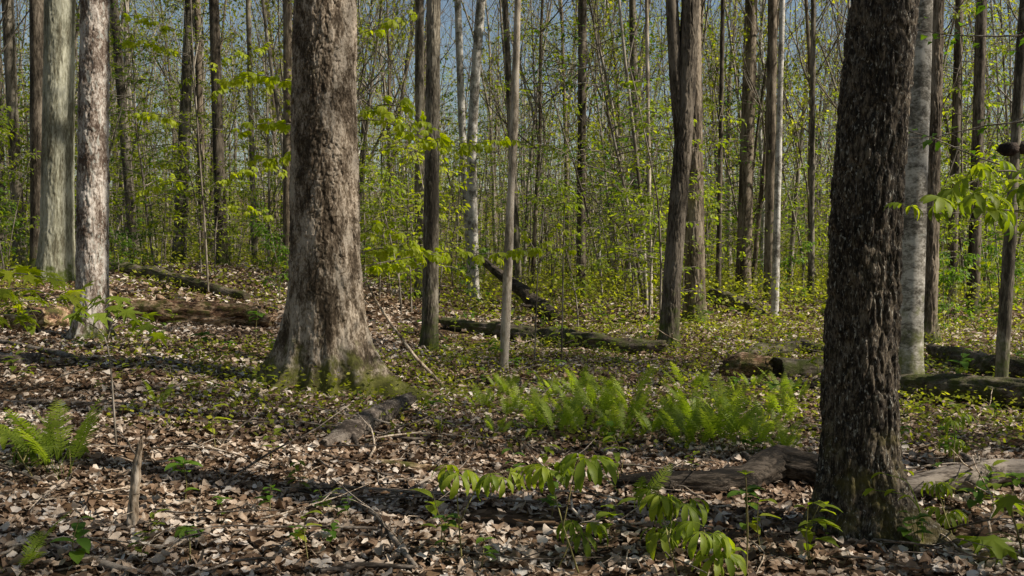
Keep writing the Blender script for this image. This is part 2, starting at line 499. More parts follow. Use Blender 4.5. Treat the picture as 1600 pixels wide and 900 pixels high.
def build_litter():
    b = MB()
    for n, y0, y1, s0, s1, nst in ((52000, 3.0, 9, .03, .078, 6), (32000, 9, 16, .05, .10, 4), (30000, 16, 30, .08, .15, 3)):
        x, y = scatter(n, y0, y1)
        kp = fbm(np.stack([x * 2.2, y * 2.2, 0 * x], -1), 3, 61) > rng.uniform(.20, .36, n)
        x = x[kp]; y = y[kp]; n = len(x)
        sz = rng.uniform(s0, s1, n)
        z = height(x, y) + rng.uniform(.0, .05, n) * (sz / .08)
        litter_batch(b, x, y, z, sz, nst, tones(x, y), tilt=.25)
    x, y = scatter(12000, 30, 60)
    sz = rng.uniform(.16, .3, 12000)
    litter_batch(b, x, y, height(x, y) + .03, sz, 2, tones(x, y), tilt=.3, lobed=False)
    tag(b.build("leaf_litter", M['litter']), "carpet of curled tan and brown dead leaves over the whole forest floor", "leaf litter", kind='stuff')
    # the nearest ones, each its own piece of the ground
    protos = []
    for k in range(14):
        pb = MB()
        litter_batch(pb, np.array([0.]), np.array([0.]), np.array([.0]), np.array([1.0]), 6, np.array([rng.uniform(.55, .98)]), tilt=.25)
        protos.append(pb.mesh("fallen_leaf", M['litter']))
    for k in range(300):
        py = 898 - 150 * random.random() ** 1.3; px = random.uniform(5, 1595)
        g = G(px, py)
        o = link("fallen_leaf", protos[k % 14], ground)
        o.location = g + Vector((0, 0, .045)); s = random.uniform(.05, .09); o.scale = (s, s, s)
        o.rotation_euler = (random.gauss(0, .25), random.gauss(0, .25), random.uniform(0, 6.28))
build_litter()

# ------------------------------------------------------------------ trees
def grow(wood, leafb, start, d, length, r, level, maxlev, rs, sides=5, up=.25, leafn=3, leafs=.07, spread=.9, leaf_tone=.5, fold=False, kids=(6, 5, 4, 3)):
    n = max(3, 6 - level)
    pts = [np.array(start, float)]; d = np.array(d, float); d /= np.linalg.norm(d)
    seg = length / n
    for k in range(n):
        d = d + rs.normal(0, .13 + .04 * level, 3) + np.array([0, 0, up * .25])
        d /= np.linalg.norm(d)
        pts.append(pts[-1] + d * seg)
    rad = r * np.linspace(1, .3 if level < maxlev else .25, n + 1)
    wood.tube(pts, rad, max(3, sides - level), rs.uniform(.3, .7), cap=False)
    if level < maxlev:
        kn = kids[min(level, len(kids) - 1)]
        for c in range(kn):
            t = rs.uniform(.25, 1.0) if c else 1.0
            i = min(n - 1, int(t * n)); f = t * n - i
            p = pts[i] * (1 - f) + pts[i + 1] * f
            ax = pts[i + 1] - pts[i]; ax /= np.linalg.norm(ax)
            side = rs.normal(0, 1, 3); side -= ax * side.dot(ax); side /= np.linalg.norm(side)
            nd = ax * (1.0) + side * spread * rs.uniform(.5, 1.1)
            grow(wood, leafb, p, nd, length * rs.uniform(.42, .68), r * .5 * (1 - .4 * t), level + 1, maxlev, rs, sides, up, leafn, leafs, spread, leaf_tone, fold, kids)
    if level >= maxlev - 1 and leafn > 0 and leafb is not None:
        m = leafn * (2 if level == maxlev else 1)
        t = rs.uniform(.2, 1, m) * n
        i = np.minimum(n - 1, t.astype(int)); P_ = np.array(pts)
        p = P_[i] + (P_[i + 1] - P_[i]) * (t - i)[:, None] + rs.normal(0, leafs * .4, (m, 3))
        ax = rs.normal(0, 1, (m, 3)); ax[:, 2] -= .5
        nr = rs.normal(0, .7, (m, 3)) + [0, 0, 1]
        L = leafs * rs.uniform(.6, 1.3, m)
        leafb.leaves(p, ax, nr, L, L * .3, np.clip(leaf_tone + rs.normal(0, .2, m), 0, 1), fold)

def crown_proto(seed, Hh, r, nb=10, leafn=2, leafs=.09, low=0.0, fork=False):
    """central leader with branches from z=0 to Hh; origin at its foot"""
    rs = np.random.default_rng(seed)
    w = MB(); lf = MB()
    n = 10
    pts = [np.zeros(3)]
    d = np.array([0, 0, 1.])
    for k in range(n):
        d = d + rs.normal(0, .05, 3) * [1, 1, 0]; d[2] = 1; d /= np.linalg.norm(d)
        pts.append(pts[-1] + d * Hh / n)
    rad = r * np.linspace(1, .12, n + 1)
    w.tube(pts, rad, 8, .5, cap=False)
    for c in range(nb):
        t = rs.uniform(low, .95); i = int(t * n); p = pts[i] + (pts[i + 1] - pts[i]) * (t * n - i)
        a = rs.uniform(0, 6.28)
        rise = rs.uniform(.5, 1.6)
        d = np.array([math.cos(a), math.sin(a), rise])
        grow(w, lf, p, d, Hh * (.62 - .38 * t) * rs.uniform(.5, .9), r * (.5 - .3 * t), 0, 2, rs, 5, .4, leafn, leafs, .8, .5, False, (5, 5, 3))
    if fork:
        grow(w, lf, pts[0], (math.cos(seed), math.sin(seed) * .4, 2.6), Hh * .85, r * .8, 0, 3, rs, 7, .5, leafn, leafs, .6, .5, False, (6, 4, 3))
    return w.mesh("crown_branches", M['twig']), lf.mesh("foliage", M['leaf_far'])

CROWNS = [crown_proto(100 + k, 11, .12, nb=11 + k % 3, leafn=3, leafs=.10, fork=(k % 2 == 0)) for k in range(6)]

def add_crown(tree, loc, r, hscale=1.0, k=None, rz=None, leafy=True):
    k = random.randrange(len(CROWNS)) if k is None else k
    s = r / .12
    rz = random.uniform(0, 6.28) if rz is None else rz
    for nm, me in zip(("crown_branches", "foliage"), CROWNS[k]):
        if nm == 'foliage' and not leafy: continue
        o = link(nm, me, tree)
        o.location = loc; o.rotation_euler = (0, 0, rz)
        sx = min(max(s, .6), 1.35)
        o.scale = (sx, sx, hscale)
        o['kind'] = 'stuff'

def trunk_mesh(path, rfn, flare, disp, rows, cols, name, mat):
    """path: list of (x,y,z) relative to the base; rows: z-parameters in 0..1 along it"""
    path = np.asarray(path, float)
    seg = np.r_[0, np.cumsum(np.linalg.norm(np.diff(path, axis=0), axis=1))]
    s = rows * seg[-1]
    C = np.stack([np.interp(s, seg, path[:, k]) for k in range(3)], -1)
    if len(path) > 2:
        ker = np.ones(7) / 7
        for k in (0, 1):
            C[3:-3, k] = np.convolve(C[:, k], ker, 'valid')
    th = np.linspace(0, 2 * np.pi, cols, endpoint=False)
    TH, Z = np.meshgrid(th, C[:, 2])
    R = rfn(Z) + flare(TH, Z)
    ux, uy = np.cos(TH), np.sin(TH)
    pos = np.stack([ux * R, uy * R, Z], -1)
    R = R + disp(pos, TH, Z)
    V = np.stack([C[:, 0][:, None] + ux * R, C[:, 1][:, None] + uy * R, Z], -1).reshape(-1, 3)
    nr = len(rows)
    i = np.arange(nr - 1)[:, None] * cols; j = np.arange(cols)[None]; k = (j + 1) % cols
    Q = np.stack([i + j, i + k, i + cols + k, i + cols + j], -1).reshape(-1, 4)
    b = MB(); b.add(V, Q)
    return b.mesh(name, mat)

def d_flaky(amp=.013, f=19, zb=1.3):
    fur = None
    def fn(p, th, z):
        q = p * [f, f, f * .36]
        w = np.stack([fbm(p * [13, 13, 9], 3, 5), fbm(p * [13, 13, 9], 3, 55), fbm(p * [13, 13, 9], 3, 95)], -1) - .5
        q = q + w * [1.5, 1.5, 1.8]
        f1, f2, rid, dz = voro(q, 3)
        plate = sm((f2 - f1) / .16) * (.25 + .95 * rid) + .55 * dz * (rid > .3)
        g1, g2, r2, dz2 = voro(q * 2.3 + 3, 8)
        A = amp * (plate - .5) + amp * .45 * (sm((g2 - g1) / .2) * r2 + .5 * dz2 - .4)
        B = d_furrow(amp * 1.1, f * .95, .13)(p, th, z)
        k = sm((zb - z + (fbm(p * 4, 2, 77) - .5) * .8) / .9)
        return A * (1 - k) + B * k + .03 * (fbm(p * 3, 2, 7) - .5) + k * .03 * (vnoise(p * [7, 7, 1.5], 71) - .5) * 2
    return fn

def d_furrow(amp=.022, f=17, st=.2):
    def fn(p, th, z):
        q = p * [f, f, f * st]
        w = np.stack([fbm(p * [7, 7, 4], 2, 15), fbm(p * [7, 7, 4], 2, 35), fbm(p * [14, 14, 9], 2, 65)], -1) - .5
        q = q + w * [1.6, 1.6, 1.3]
        f1, f2, rid, dz = voro(q, 31)
        plate = sm((f2 - f1) / .38) * (.7 + .5 * rid)
        g1, g2, r2, _ = voro(q * [2.3, 2.3, 2.8], 41)
        return amp * (plate - .7) + amp * .35 * (sm((g2 - g1) / .35) * (.4 + r2) - .5) + .012 * (fbm(p * [5, 5, 2], 2, 3) - .5)
    return fn

def d_mild(amp=.006, f=18, st=.25):
    def fn(p, th, z):
        return amp * (fbm(p * [f, f, f * st], 3, 4) - .5) * 2 + .02 * (fbm(p * [3, 3, 1.2], 2, 3) - .5)
    return fn

def roots(lobes, h0=.3, base=.04):
    """lobes: (angle deg, amplitude m, half width rad, height scale)"""
    def fn(th, z):
        zz = np.maximum(z, -.15)
        f = base * np.exp(-zz / h0)
        for a, amp, w, hh in lobes:
            dd = np.angle(np.exp(1j * (th - math.radians(a))))
            f = f + amp * np.exp(-(dd / w) ** 2) * np.exp(-zz / hh)
        return f
    return fn

def rand_roots(r, rs):
    return roots([(rs.uniform(0, 360), r * rs.uniform(.15, .4), rs.uniform(.25, .45), r * rs.uniform(.8, 1.4)) for _ in range(5)], r * 1.4, r * .22)

def place_tree(name, label, cat, base, xtop_px, wpx, mat, disp=None, cols=40, dense=220, fl=None, wtop=None, group=None,
               crown_z=None, mid=None, crown_k=None, leafy=True, yaw=0, ctr=None):
    """base: Vector foot; xtop_px: where the stem leaves the top of the picture; widths in pixels at that distance"""
    Y = base.y
    zt = P(800, 0, Y).z
    xt = (xtop_px - 800) / FPX * Y
    r0 = wpx / FPX * Y / 2
    r1 = (wtop or wpx * .82) / FPX * Y / 2
    Hc = crown_z or (zt + (random.uniform(7, 10) if Y < 20 else random.uniform(.5, 4)))
    z0 = base.z
    slope = (xt - base.x) / (zt - z0)
    pts = [(0, 0, -.35), (0, 0, 0)]
    if mid:
        for mp, my in mid:
            q = P(mp, my, Y); pts.append((q.x - base.x, 0, q.z - z0))
    pts.append((xt - base.x, 0, zt - z0))
    lz = zt - z0
    top = (xt - base.x + slope * .5 * (Hc - zt), 0, Hc - z0)
    if Hc - zt > .3: pts.append(top)
    else: top = pts[-1]
    rs = np.random.default_rng(int(abs(xtop_px * 7 + wpx)))
    def rfn(z): return np.maximum(r0 + (r1 - r0) * np.clip(z, 0, None) / lz, .02)
    fl = fl or rand_roots(r0, rs)
    Ht = top[2] + .35
    fr = min(.98, (zt - z0 + .6) / Ht)
    rows = np.concatenate([np.linspace(0, fr, dense), np.linspace(fr, 1, 24)[1:]])
    me = trunk_mesh(pts, rfn, fl, disp or d_mild(), rows, cols, "trunk", mat)
    t = empty(name, base)
    tag(t, label, cat, group)
    link("trunk", me, t)
    rtop = float(rfn(np.array(top[2])))
    add_crown(t, top, rtop * 1.02, k=crown_k, leafy=leafy)
    return t

# --- the two big near trunks
gb = G(512, 616)
gb.y += .35; gb.x = (512 - 800) / FPX * gb.y; gb.z = H(gb.x, gb.y) - .02
BIGY = gb.y
place_tree("broad_tree", "broadest trunk, pale flaking bark and mossy flared roots, left of centre", "tree", gb, 510, 116, M['flaky'],
           disp=d_flaky(), cols=250, dense=560, wtop=94, crown_z=12,
           fl=roots([(186, .62, .32, .36), (228, .36, .20, .36), (258, .16, .16, .26), (284, .18, .15, .26), (316, .30, .2, .30), (350, .62, .28, .26), (60, .3, .3, .3), (120, .3, .3, .3)], .32, .06), mid=[(507, 300)])
gd = G(1350, 848)
gd.y += .2; gd.x = (1346 - 800) / FPX * gd.y; gd.z = H(gd.x, gd.y) - .02
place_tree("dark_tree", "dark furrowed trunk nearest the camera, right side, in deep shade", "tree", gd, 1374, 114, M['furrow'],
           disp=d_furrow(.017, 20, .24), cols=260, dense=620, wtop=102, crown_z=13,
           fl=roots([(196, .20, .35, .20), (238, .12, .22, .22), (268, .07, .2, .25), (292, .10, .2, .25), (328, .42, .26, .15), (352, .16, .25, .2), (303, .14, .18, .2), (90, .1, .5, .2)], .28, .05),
           mid=[(1343, 600), (1355, 300)])

# --- named mid-distance trunks
def by_y(px, py, back=.1):
    g = G(px, py); g.y += back; g.x = (px - 800) / FPX * g.y; g.z = H(g.x, g.y); return g
def at_d(px, Y): return on_ground(px, Y)

place_tree("scaly_tree", "trunk with whitish scaly bark, leftmost one rooted before the rotten log", "tree", by_y(141, 532), 155, 50, M['scaly'], disp=d_flaky(.012, 20), cols=120, dense=330, wtop=41,
           fl=roots([(200, .12, .3, .25), (255, .1, .3, .22), (320, .13, .3, .2), (20, .1, .3, .2)], .2, .03))
place_tree("pale_tree", "smooth pale greenish trunk just left of the scaly one", "tree", at_d(88, 18.6), 101, 50, M['pale'], disp=d_furrow(.010, 16, .08), cols=110, dense=260, wtop=44)
place_tree("shadowed_tree", "dark grey trunk partly hidden behind the pale greenish trunk", "tree", at_d(62, 23), 66, 27, M['dark'], cols=40, dense=160)
place_tree("birch_like_tree", "pale smooth trunk with a sunlit right edge behind the dark furrowed trunk", "tree", by_y(1419, 612), 1431, 44, M['birch'], disp=d_mild(.004, 14, 1.2), cols=90, dense=260, wtop=38)
place_tree("ridged_tree", "brown ridged trunk standing right of the pale smooth trunk", "tree", by_y(1452, 541), 1457, 26, M['brown'], disp=d_furrow(.014, 16), cols=80, dense=260, wtop=21)
tb = place_tree("burl_tree", "thin grey trunk with black burls at the right edge", "tree", by_y(1566, 636), 1592, 19, M['grey'], cols=40, dense=200, wtop=14)
place_tree("centre_tree", "straight grey trunk just right of the broad flaking trunk", "tree", by_y(671, 550), 679, 26, M['grey'], disp=d_furrow(.007, 22), cols=90, dense=300, wtop=21)
place_tree("companion_tree", "slim dark grey trunk directly behind the straight grey one", "tree", at_d(656, 26), 657, 17, M['grey'], cols=36, dense=160)
place_tree("slender_tan_tree", "slender pale tan stem rising from the left end of the ferns", "tree", by_y(787, 583), 809, 14, M['tan'], disp=d_mild(.002), cols=32, dense=200, wtop=11, mid=[(797, 330), (803, 200)])
place_tree("upright_dark_tree", "dark straight trunk standing alone right of centre", "tree", at_d(908, 30), 909, 15, M['dark'], cols=36, dense=160, wtop=13)
place_tree("leaning_tree", "dark leaning trunk with a sunlit right side, forked near its top", "tree", by_y(1046, 545), 1076, 29, M['dark'], disp=d_furrow(.012, 18), cols=90, dense=300, wtop=27, mid=[(1050, 440), (1066, 240), (1074, 120)])
place_tree("stout_brown_tree", "brown grey trunk close behind the dark leaning trunk", "tree", at_d(1087, 21), 1078, 33, M['brown'], disp=d_furrow(.014, 15), cols=90, dense=260, wtop=27)
place_tree("grey_brown_tree", "grey brown trunk between the leaning trunk and the white stem", "tree", at_d(1161, 31), 1170, 24, M['brown'], cols=50, dense=200, wtop=19)
place_tree("white_stem_tree", "thin whitish stem with its foot in green undergrowth, right of centre", "tree", by_y(1211, 497), 1218, 12, M['white'], cols=28, dense=160, wtop=8)
place_tree("dim_tree", "shaded brown trunk directly behind the thin whitish stem", "tree", at_d(1202, 28), 1203, 17, M['brown'], cols=36, dense=160)
place_tree("grey_tree", "grey trunk leaning slightly left at the far left edge", "tree", at_d(32, 27), 19, 19, M['grey'], cols=36, dense=160)
place_tree("grey_tree", "half trunk cut by the left edge of the picture", "tree", at_d(2, 30), 0, 18, M['grey'], cols=36, dense=160)
place_tree("forked_grey_tree", "mossy greyish trunk forking low, right of the scaly trunk", "tree", at_d(212, 30), 184, 16, M['grey'], cols=36, dense=160, crown_z=9)
place_tree("grey_tree", "thicker of the paired grey trunks left of the broad trunk", "tree", at_d(280, 33), 302, 21, M['grey'], cols=40, dense=180, wtop=15)
place_tree("grey_tree", "thinner right-hand trunk of the grey pair left of the broad trunk", "tree", at_d(318, 36), 313, 12, M['brown'], cols=30, dense=160)
place_tree("dark_slim_tree", "dark slim trunk midway between the grey pair and the broad trunk", "tree", at_d(347, 29), 339, 19, M['dark'], cols=40, dense=180, wtop=15)
place_tree("dark_slim_tree", "brown trunk grazing the left side of the broad trunk", "tree", at_d(450, 25), 453, 16, M['brown'], cols=36, dense=160)
place_tree("pale_footed_tree", "trunk grey above and whitish below, left one of a pair", "tree", at_d(738, 33), 716, 13, M['white'], cols=30, dense=160, mid=[(722, 200)])
place_tree("pale_footed_tree", "thicker trunk grey above and white below, right one of a pair", "tree", at_d(740, 31), 752, 17, M['white'], cols=36, dense=160, mid=[(737, 240), (742, 130)])
place_tree("thin_grey_tree", "thin grey trunk touching the tan stem high up", "tree", at_d(812, 29), 789, 11, M['grey'], cols=28, dense=140)
place_tree("thin_black_tree", "thin blackish trunk between the brown trunk and the grey brown one", "tree", at_d(1122, 25), 1126, 8, M['dark'], cols=24, dense=140)
place_tree("dark_slim_tree", "dark trunk next right of the brown ridged trunk", "tree", at_d(1487, 26), 1492, 15, M['dark'], cols=36, dense=160)
place_tree("dark_slim_tree", "darker thicker trunk between the ridged trunk and the burl trunk", "tree", at_d(1521, 23), 1526, 19, M['dark'], cols=40, dense=160)
place_tree("thin_grey_tree", "very thin pale stem left of the leaning trunk", "tree", at_d(1017, 24), 1008, 7, M['tan'], cols=20, dense=120)
place_tree("thin_grey_tree", "thin trunk just left of the dark furrowed trunk", "tree", at_d(1268, 27), 1266, 9, M['grey'], cols=24, dense=120)
place_tree("thin_grey_tree", "grey trunk standing between the lone dark trunk and the leaning trunk", "tree", at_d(998, 36), 986, 13, M['grey'], cols=28, dense=140)
place_tree("thin_grey_tree", "slim trunk left of the tall dark slim trunk", "tree", at_d(398, 34), 392, 9, M['grey'], cols=24, dense=120)
# second stem of the leaning tree
lt = bpy.data.objects["leaning_tree"]
b = MB()
q0 = P(1066, 235, lt.location.y) - lt.location; q1 = P(1056, 120, lt.location.y) - lt.location; q2 = P(1048, -30, lt.location.y) - lt.location
q3 = q2 + Vector((-.3, .3, 3))
b.tube([q0, q0.lerp(q1, .5), q1, q2, q3], [.11, .115, .11, .10, .05], 16, .5)
b.build("limb", M['dark'], lt)
# burls
b = MB()
for (px, py, rr) in ((1576, 233, .085), (1600, 231, .07)):
    c = P(px, py, tb.location.y) - tb.location
    th = np.linspace(0, np.pi, 14); ph = np.linspace(0, 2 * np.pi, 20, endpoint=False)
    TH, PH = np.meshgrid(th, ph, indexing='ij')
    d = np.stack([np.sin(TH) * np.cos(PH), np.sin(TH) * np.sin(PH), np.cos(TH)], -1)
    V = d * (rr * (.75 + .6 * fbm(d * 3 + px, 3, 2)))[..., None] * [1.25, 1, .85] + np.array(c)
    i = np.arange(13)[:, None] * 20; j = np.arange(20)[None]; k = (j + 1) % 20
    bb = MB(); bb.add(V.reshape(-1, 3), np.stack([i + j, i + 20 + j, i + 20 + k, i + k], -1).reshape(-1, 4))
    bb.build("burl", M['blackburl'], tb)

# ------------------------------------------------------------------ the wood behind: individuals from a few kinds
ZONES = [(-200, 85, "left of the pale greenish trunk"), (85, 180, "behind the scaly and pale greenish trunks"), (180, 330, "between the scaly trunk and the paired grey trunks"),
         (330, 450, "just left of the broad flaking trunk"), (450, 570, "behind the broad flaking trunk"), (570, 690, "between the broad trunk and the straight grey one"),
         (690, 800, "between the straight grey trunk and the tan stem"), (800, 905, "between the tan stem and the lone dark trunk"), (905, 1040, "between the lone dark trunk and the leaning one"),
         (1040, 1170, "around the leaning trunk and the brown one"), (1170, 1300, "between the whitish stem and the dark furrowed trunk"), (1300, 1440, "behind the dark furrowed trunk"),
         (1440, 1540, "between the ridged trunk and the burl trunk"), (1540, 1900, "around the thin burl trunk at the right edge")]
def zone(x, y):
    px = 800 + x / y * FPX if y > 1 else 99999
    for a, c, s in ZONES:
        if a <= px < c: return s
    return "beyond the right edge of the picture" if px > 1600 else "beyond the left edge of the picture"

def tall_proto(seed, mat, Ht, r, lean, low, leafy):
    rs = np.random.default_rng(seed)
    w = MB(); br = MB(); lf = MB()
    n = 12; pts = [np.array([0, 0, -.3])]; d = np.array([lean, 0, 1.])
    for k in range(n):
        d = d + rs.normal(0, .035, 3) * [1, 1, 0]; d /= np.linalg.norm(d)
        pts.append(pts[-1] + d * Ht / n)
    rad = r * np.linspace(1, .25, n + 1); rad[0] *= 1.35
    w.tube(pts, rad, 8, .5, cap=False)
    if seed in (1, 2, 9, 11, 12, 7):
        f_ = 3 + seed % 3; q = [pts[f_]]; a = rs.uniform(0, 6.28); dd = np.array([math.cos(a) * .38, math.sin(a) * .38, 1])
        for k in range(8):
            dd = dd + rs.normal(0, .06, 3) * [1, 1, 0] + [0, 0, .04]; dd /= np.linalg.norm(dd); q.append(q[-1] + dd * Ht / n * .85)
        w.tube(q, r * .62 * np.linspace(1, .2, 9), 7, .5, cap=False)
        for j in (3, 4, 5, 6, 7):
            a = rs.uniform(0, 6.28)
            grow(br, lf, q[j], np.array([math.cos(a), math.sin(a), 1.4]), Ht * .16, r * .25, 0, 2, rs, 5, .4, leafy, .12, .75, .5, False, (5, 4, 3))
    for c in range(12):
        t = low + (1 - low) * rs.uniform(0, .97); i = min(n - 1, int(t * n)); p = pts[i] + (pts[i + 1] - pts[i]) * (t * n - i)
        a = rs.uniform(0, 6.28)
        d = np.array([math.cos(a), math.sin(a), rs.uniform(.6, 2.2)])
        grow(br, lf, p, d, Ht * .26 * (1.15 - .6 * t) * rs.uniform(.6, 1.1), r * (.48 - .3 * t), 0, 2, rs, 5, .4, leafy, .12, .75, .5, False, (5, 4, 3))
    return w.mesh("trunk", mat), br.mesh("crown_branches", M['twig']), (lf.mesh("foliage", M['leaf_far']) if leafy else None)

TALL = [tall_proto(1, M['far'], 20, .13, .03, .25, 3), tall_proto(2, M['grey'], 22, .16, -.02, .35, 2), tall_proto(3, M['dark'], 19, .11, .06, .2, 3),
        tall_proto(4, M['far'], 24, .18, .0, .4, 2), tall_proto(5, M['brown'], 17, .08, -.07, .15, 4), tall_proto(6, M['far'], 15, .06, .02, .12, 4),
        tall_proto(7, M['white'], 18, .09, .03, .3, 3), tall_proto(8, M['far'], 13, .05, -.04, .1, 4), tall_proto(9, M['grey'], 18, .10, .12, .1, 2),
        tall_proto(10, M['brown'], 21, .13, .02, .35, 0), tall_proto(11, M['far'], 20, .10, -.03, .3, 0), tall_proto(12, M['grey'], 17, .075, .05, .25, 0), tall_proto(13, M['far'], 16, .055, -.02, .3, 1)]

TDESC = ['straight grey', 'stout grey', 'dark leaning', 'tallest grey', 'brown left-leaning', 'thin low-branched', 'whitish', 'very thin leafy', 'strongly leaning grey', 'bare brown', 'bare pale grey', 'thin bare grey', 'very thin nearly bare']
def place_tall(x, y, k, sc=1.0):
    t = empty("slender_tree", (x, y, H(x, y)), random.uniform(0, 6.28))
    t.scale = (sc, sc, sc * random.uniform(.9, 1.1))
    nr = "nearer" if 0 < y < 38 else ("far" if y > 66 else "middle-distance")
    if abs(x) > .54 * y + 2 or y < 5: nr = "unseen neighbouring"
    tag(t, TDESC[k] + " " + nr + " tree " + zone(x, y), "tree", "slender trees of the wood behind")
    for nm, me in zip(("trunk", "crown_branches", "foliage"), TALL[k]):
        if me is None: continue
        o = link(nm, me, t)
        if nm != "trunk": o['kind'] = 'stuff'

random.seed(77)
for i in range(235):
    y = 24 + 66 * (i / 235) ** .8 + random.uniform(-1.5, 1.5)
    x = random.uniform(-1, 1) * (.54 * y + 2)
    k = random.choice([0, 1, 2, 4, 5, 6, 7, 8, 3, 9, 10, 11, 12, 10, 11, 12, 9, 12])
    if y < 36: k = random.choice([4, 5, 7, 12, 12, 11, 12])
    place_tall(x, y, k, random.uniform(.8, 1.15))

# trees to the right and behind the camera: they throw the shade
random.seed(21)
SHADE = []
for c_, s_, k_ in ((5.37, 4.0, 10), (3.9, 10, 10), (7.9, 11, 1), (2.4, 7.5, 11), (5.2, 21, 9), (3.6, 17, 0), (0.6, 14, 9), (6.9, 27, 0), (13.9, 22, 1), (15, 29, 0), (17, 24, 3), (0.2, 24, 0), (9.2, 30, 9), (7.0, 17.5, 10), (8.3, 19, 4), (13.2, 14, 6), (14.6, 13.5, 1), (8.6, 14, 9), (9.5, 25, 10), (3.7, 13, 1), (6.4, 16, 9), (12.3, 21, 9), (16.2, 16, 10)):
    SHADE.append((s_ * .978 + c_ * .208, c_ * .978 - s_ * .208, k_))
for (x, y, k) in SHADE:
    place_tall(x, y, k, random.uniform(.9, 1.1))

# the wood goes on unseen, left and behind the camera; added to cut sky fill
random.seed(31)
n_ = 0
while n_ < 60:
    x = random.uniform(-26, 12); y = random.uniform(-20, 30)
    if y * .978 + x * .208 > -.5 and x > -(.54 * max(y, 0) + 3.2): continue
    if x * x + y * y < 9: continue
    place_tall(x, y, random.choice([0, 1, 2, 4, 5, 7, 5, 4]), random.uniform(.8, 1.1)); n_ += 1

# young leafy tree added just outside the right edge to shade the middle floor
random.seed(4)
def shade_sapling():
    place_sap(4.9, 7.7, 3, .8)
# far wood that reads as one mass
def far_wood():
    w = MB(); lf = MB(); rs = np.random.default_rng(9)
    for i in range(430):
        y = rs.uniform(88, 230); x = rs.uniform(-1, 1) * (.56 * y + 6)
        z = H(x, y); Ht = rs.uniform(14, 26); r = rs.uniform(.06, .2); ln = rs.normal(0, .05)
        top = np.array([x + ln * Ht, y, z + Ht])
        b0 = np.array([x, y, z - .3])
        w.tube([b0, b0 * .5 + top * .5 + rs.normal(0, .15, 3), top], [r, r * .75, r * .2], 4, rs.uniform(.2, .8), cap=False)
        for c in range(9):
            t = rs.uniform(.25, .95); p = b0 * (1 - t) + top * t
            a = rs.uniform(0, 6.28); d = np.array([math.cos(a), math.sin(a), rs.uniform(.6, 2)]); d /= np.linalg.norm(d)
            e = p + d * rs.uniform(2, 5)
            w.tube([p, e], [r * .35, .015], 3, .5, cap=False)
            for s in range(2):
                q = p + (e - p) * rs.uniform(.3, .9)
                w.tube([q, q + (d + rs.normal(0, .5, 3)) * rs.uniform(.8, 2)], [.03, .01], 3, .5, cap=False)
        m = 240
        zz = np.clip(rs.uniform(0, 1, 12)[rs.integers(0, 12, m)] ** 1.5 + rs.normal(0, .03, m), 0, 1)
        pos = b0 + (top - b0) * zz[:, None] + rs.normal(0, 1, (m, 3)) * [1.8, 1.8, .8]
        pos[:, 2] = np.maximum(pos[:, 2], z + .3)
        L = rs.uniform(.18, .42, m)
        lf.leaves(pos, rs.normal(0, 1, (m, 3)), rs.normal(0, .6, (m, 3)) + [0, 0, 1], L, L * .35, np.clip(rs.normal(.5, .22, m), 0, 1), False)
    t = w.build("far_wood", M['far'])
    tag(t, "distant wood of thin grey stems closing the view behind all other trees", "wood", kind='stuff')
    f = lf.build("foliage", M['leaf_far'], t); f['kind'] = 'stuff'
far_wood()

# ------------------------------------------------------------------ understory saplings
def sapling_proto(seed, Ht, r, tiers, leafs, lmat, nleaf):
    rs = np.random.default_rng(seed)
    w = MB(); lf = MB()
    n = 8; pts = [np.array([0, 0, -.1])]; d = np.array([rs.normal(0, .08), rs.normal(0, .08), 1.])
    for k in range(n):
        d = d + rs.normal(0, .07, 3) * [1, 1, 0]; d /= np.linalg.norm(d); pts.append(pts[-1] + d * Ht / n)
    w.tube(pts, r * np.linspace(1, .25, n + 1), 6, .5, cap=False)
    tw = MB()
    for c in range(tiers):
        t = rs.uniform(.12, .98); i = min(n - 1, int(t * n)); p = pts[i] + (pts[i + 1] - pts[i]) * (t * n - i)
        a = rs.uniform(0, 6.28); L = Ht * .3 * rs.uniform(.5, 1.1) * (1.15 - .5 * t)
        d = np.array([math.cos(a), math.sin(a), rs.uniform(.05, .55)])
        for sub in range(1):
            q = [p]; dd = d / np.linalg.norm(d)
            for k in range(5):
                dd = dd + rs.normal(0, .12, 3) + [0, 0, -.04]; dd /= np.linalg.norm(dd); q.append(q[-1] + dd * L / 5)
            tw.tube(q, r * .35 * np.linspace(1, .3, 6), 4, .5, cap=False)
            Q_ = np.array(q)
            m = nleaf
            tt = rs.uniform(.15, 1, m) * 5; ii = np.minimum(4, tt.astype(int))
            pp = Q_[ii] + (Q_[ii + 1] - Q_[ii]) * (tt - ii)[:, None]
            side = np.cross(dd, [0, 0, 1.]); off = side * rs.normal(0, L * .16, m)[:, None] + rs.normal(0, .03, (m, 3))
            for e in range(0, m, 3):
                tw.tube([pp[e], pp[e] + off[e]], [r * .12, r * .05], 3, .5, cap=False)
            ax = off + rs.normal(0, .03, (m, 3)) + dd * .05; ax[:, 2] -= .05
            nr = np.array([0, 0, 1.]) + rs.normal(0, .35, (m, 3))
            Ls = leafs * rs.uniform(.6, 1.25, m)
            lf.leaves(pp + off, ax, nr, Ls, Ls * .27, np.clip(rs.normal(.5, .22, m), 0, 1), True)
    return w.mesh("stem", M['twig']), tw.mesh("twigs", M['twig']), lf.mesh("foliage", lmat)

SAP = [sapling_proto(31, 5.5, .028, 22, .13, M['leaf'], 22), sapling_proto(32, 7.5, .036, 26, .13, M['leaf'], 26), sapling_proto(33, 3.2, .018, 16, .11, M['leaf'], 20),
       sapling_proto(34, 9.0, .045, 30, .13, M['leaf_deep'], 26), sapling_proto(35, 1.8, .012, 16, .09, M['leaf_deep'], 20), sapling_proto(36, 4.2, .022, 18, .14, M['leaf_yellow'], 14)]

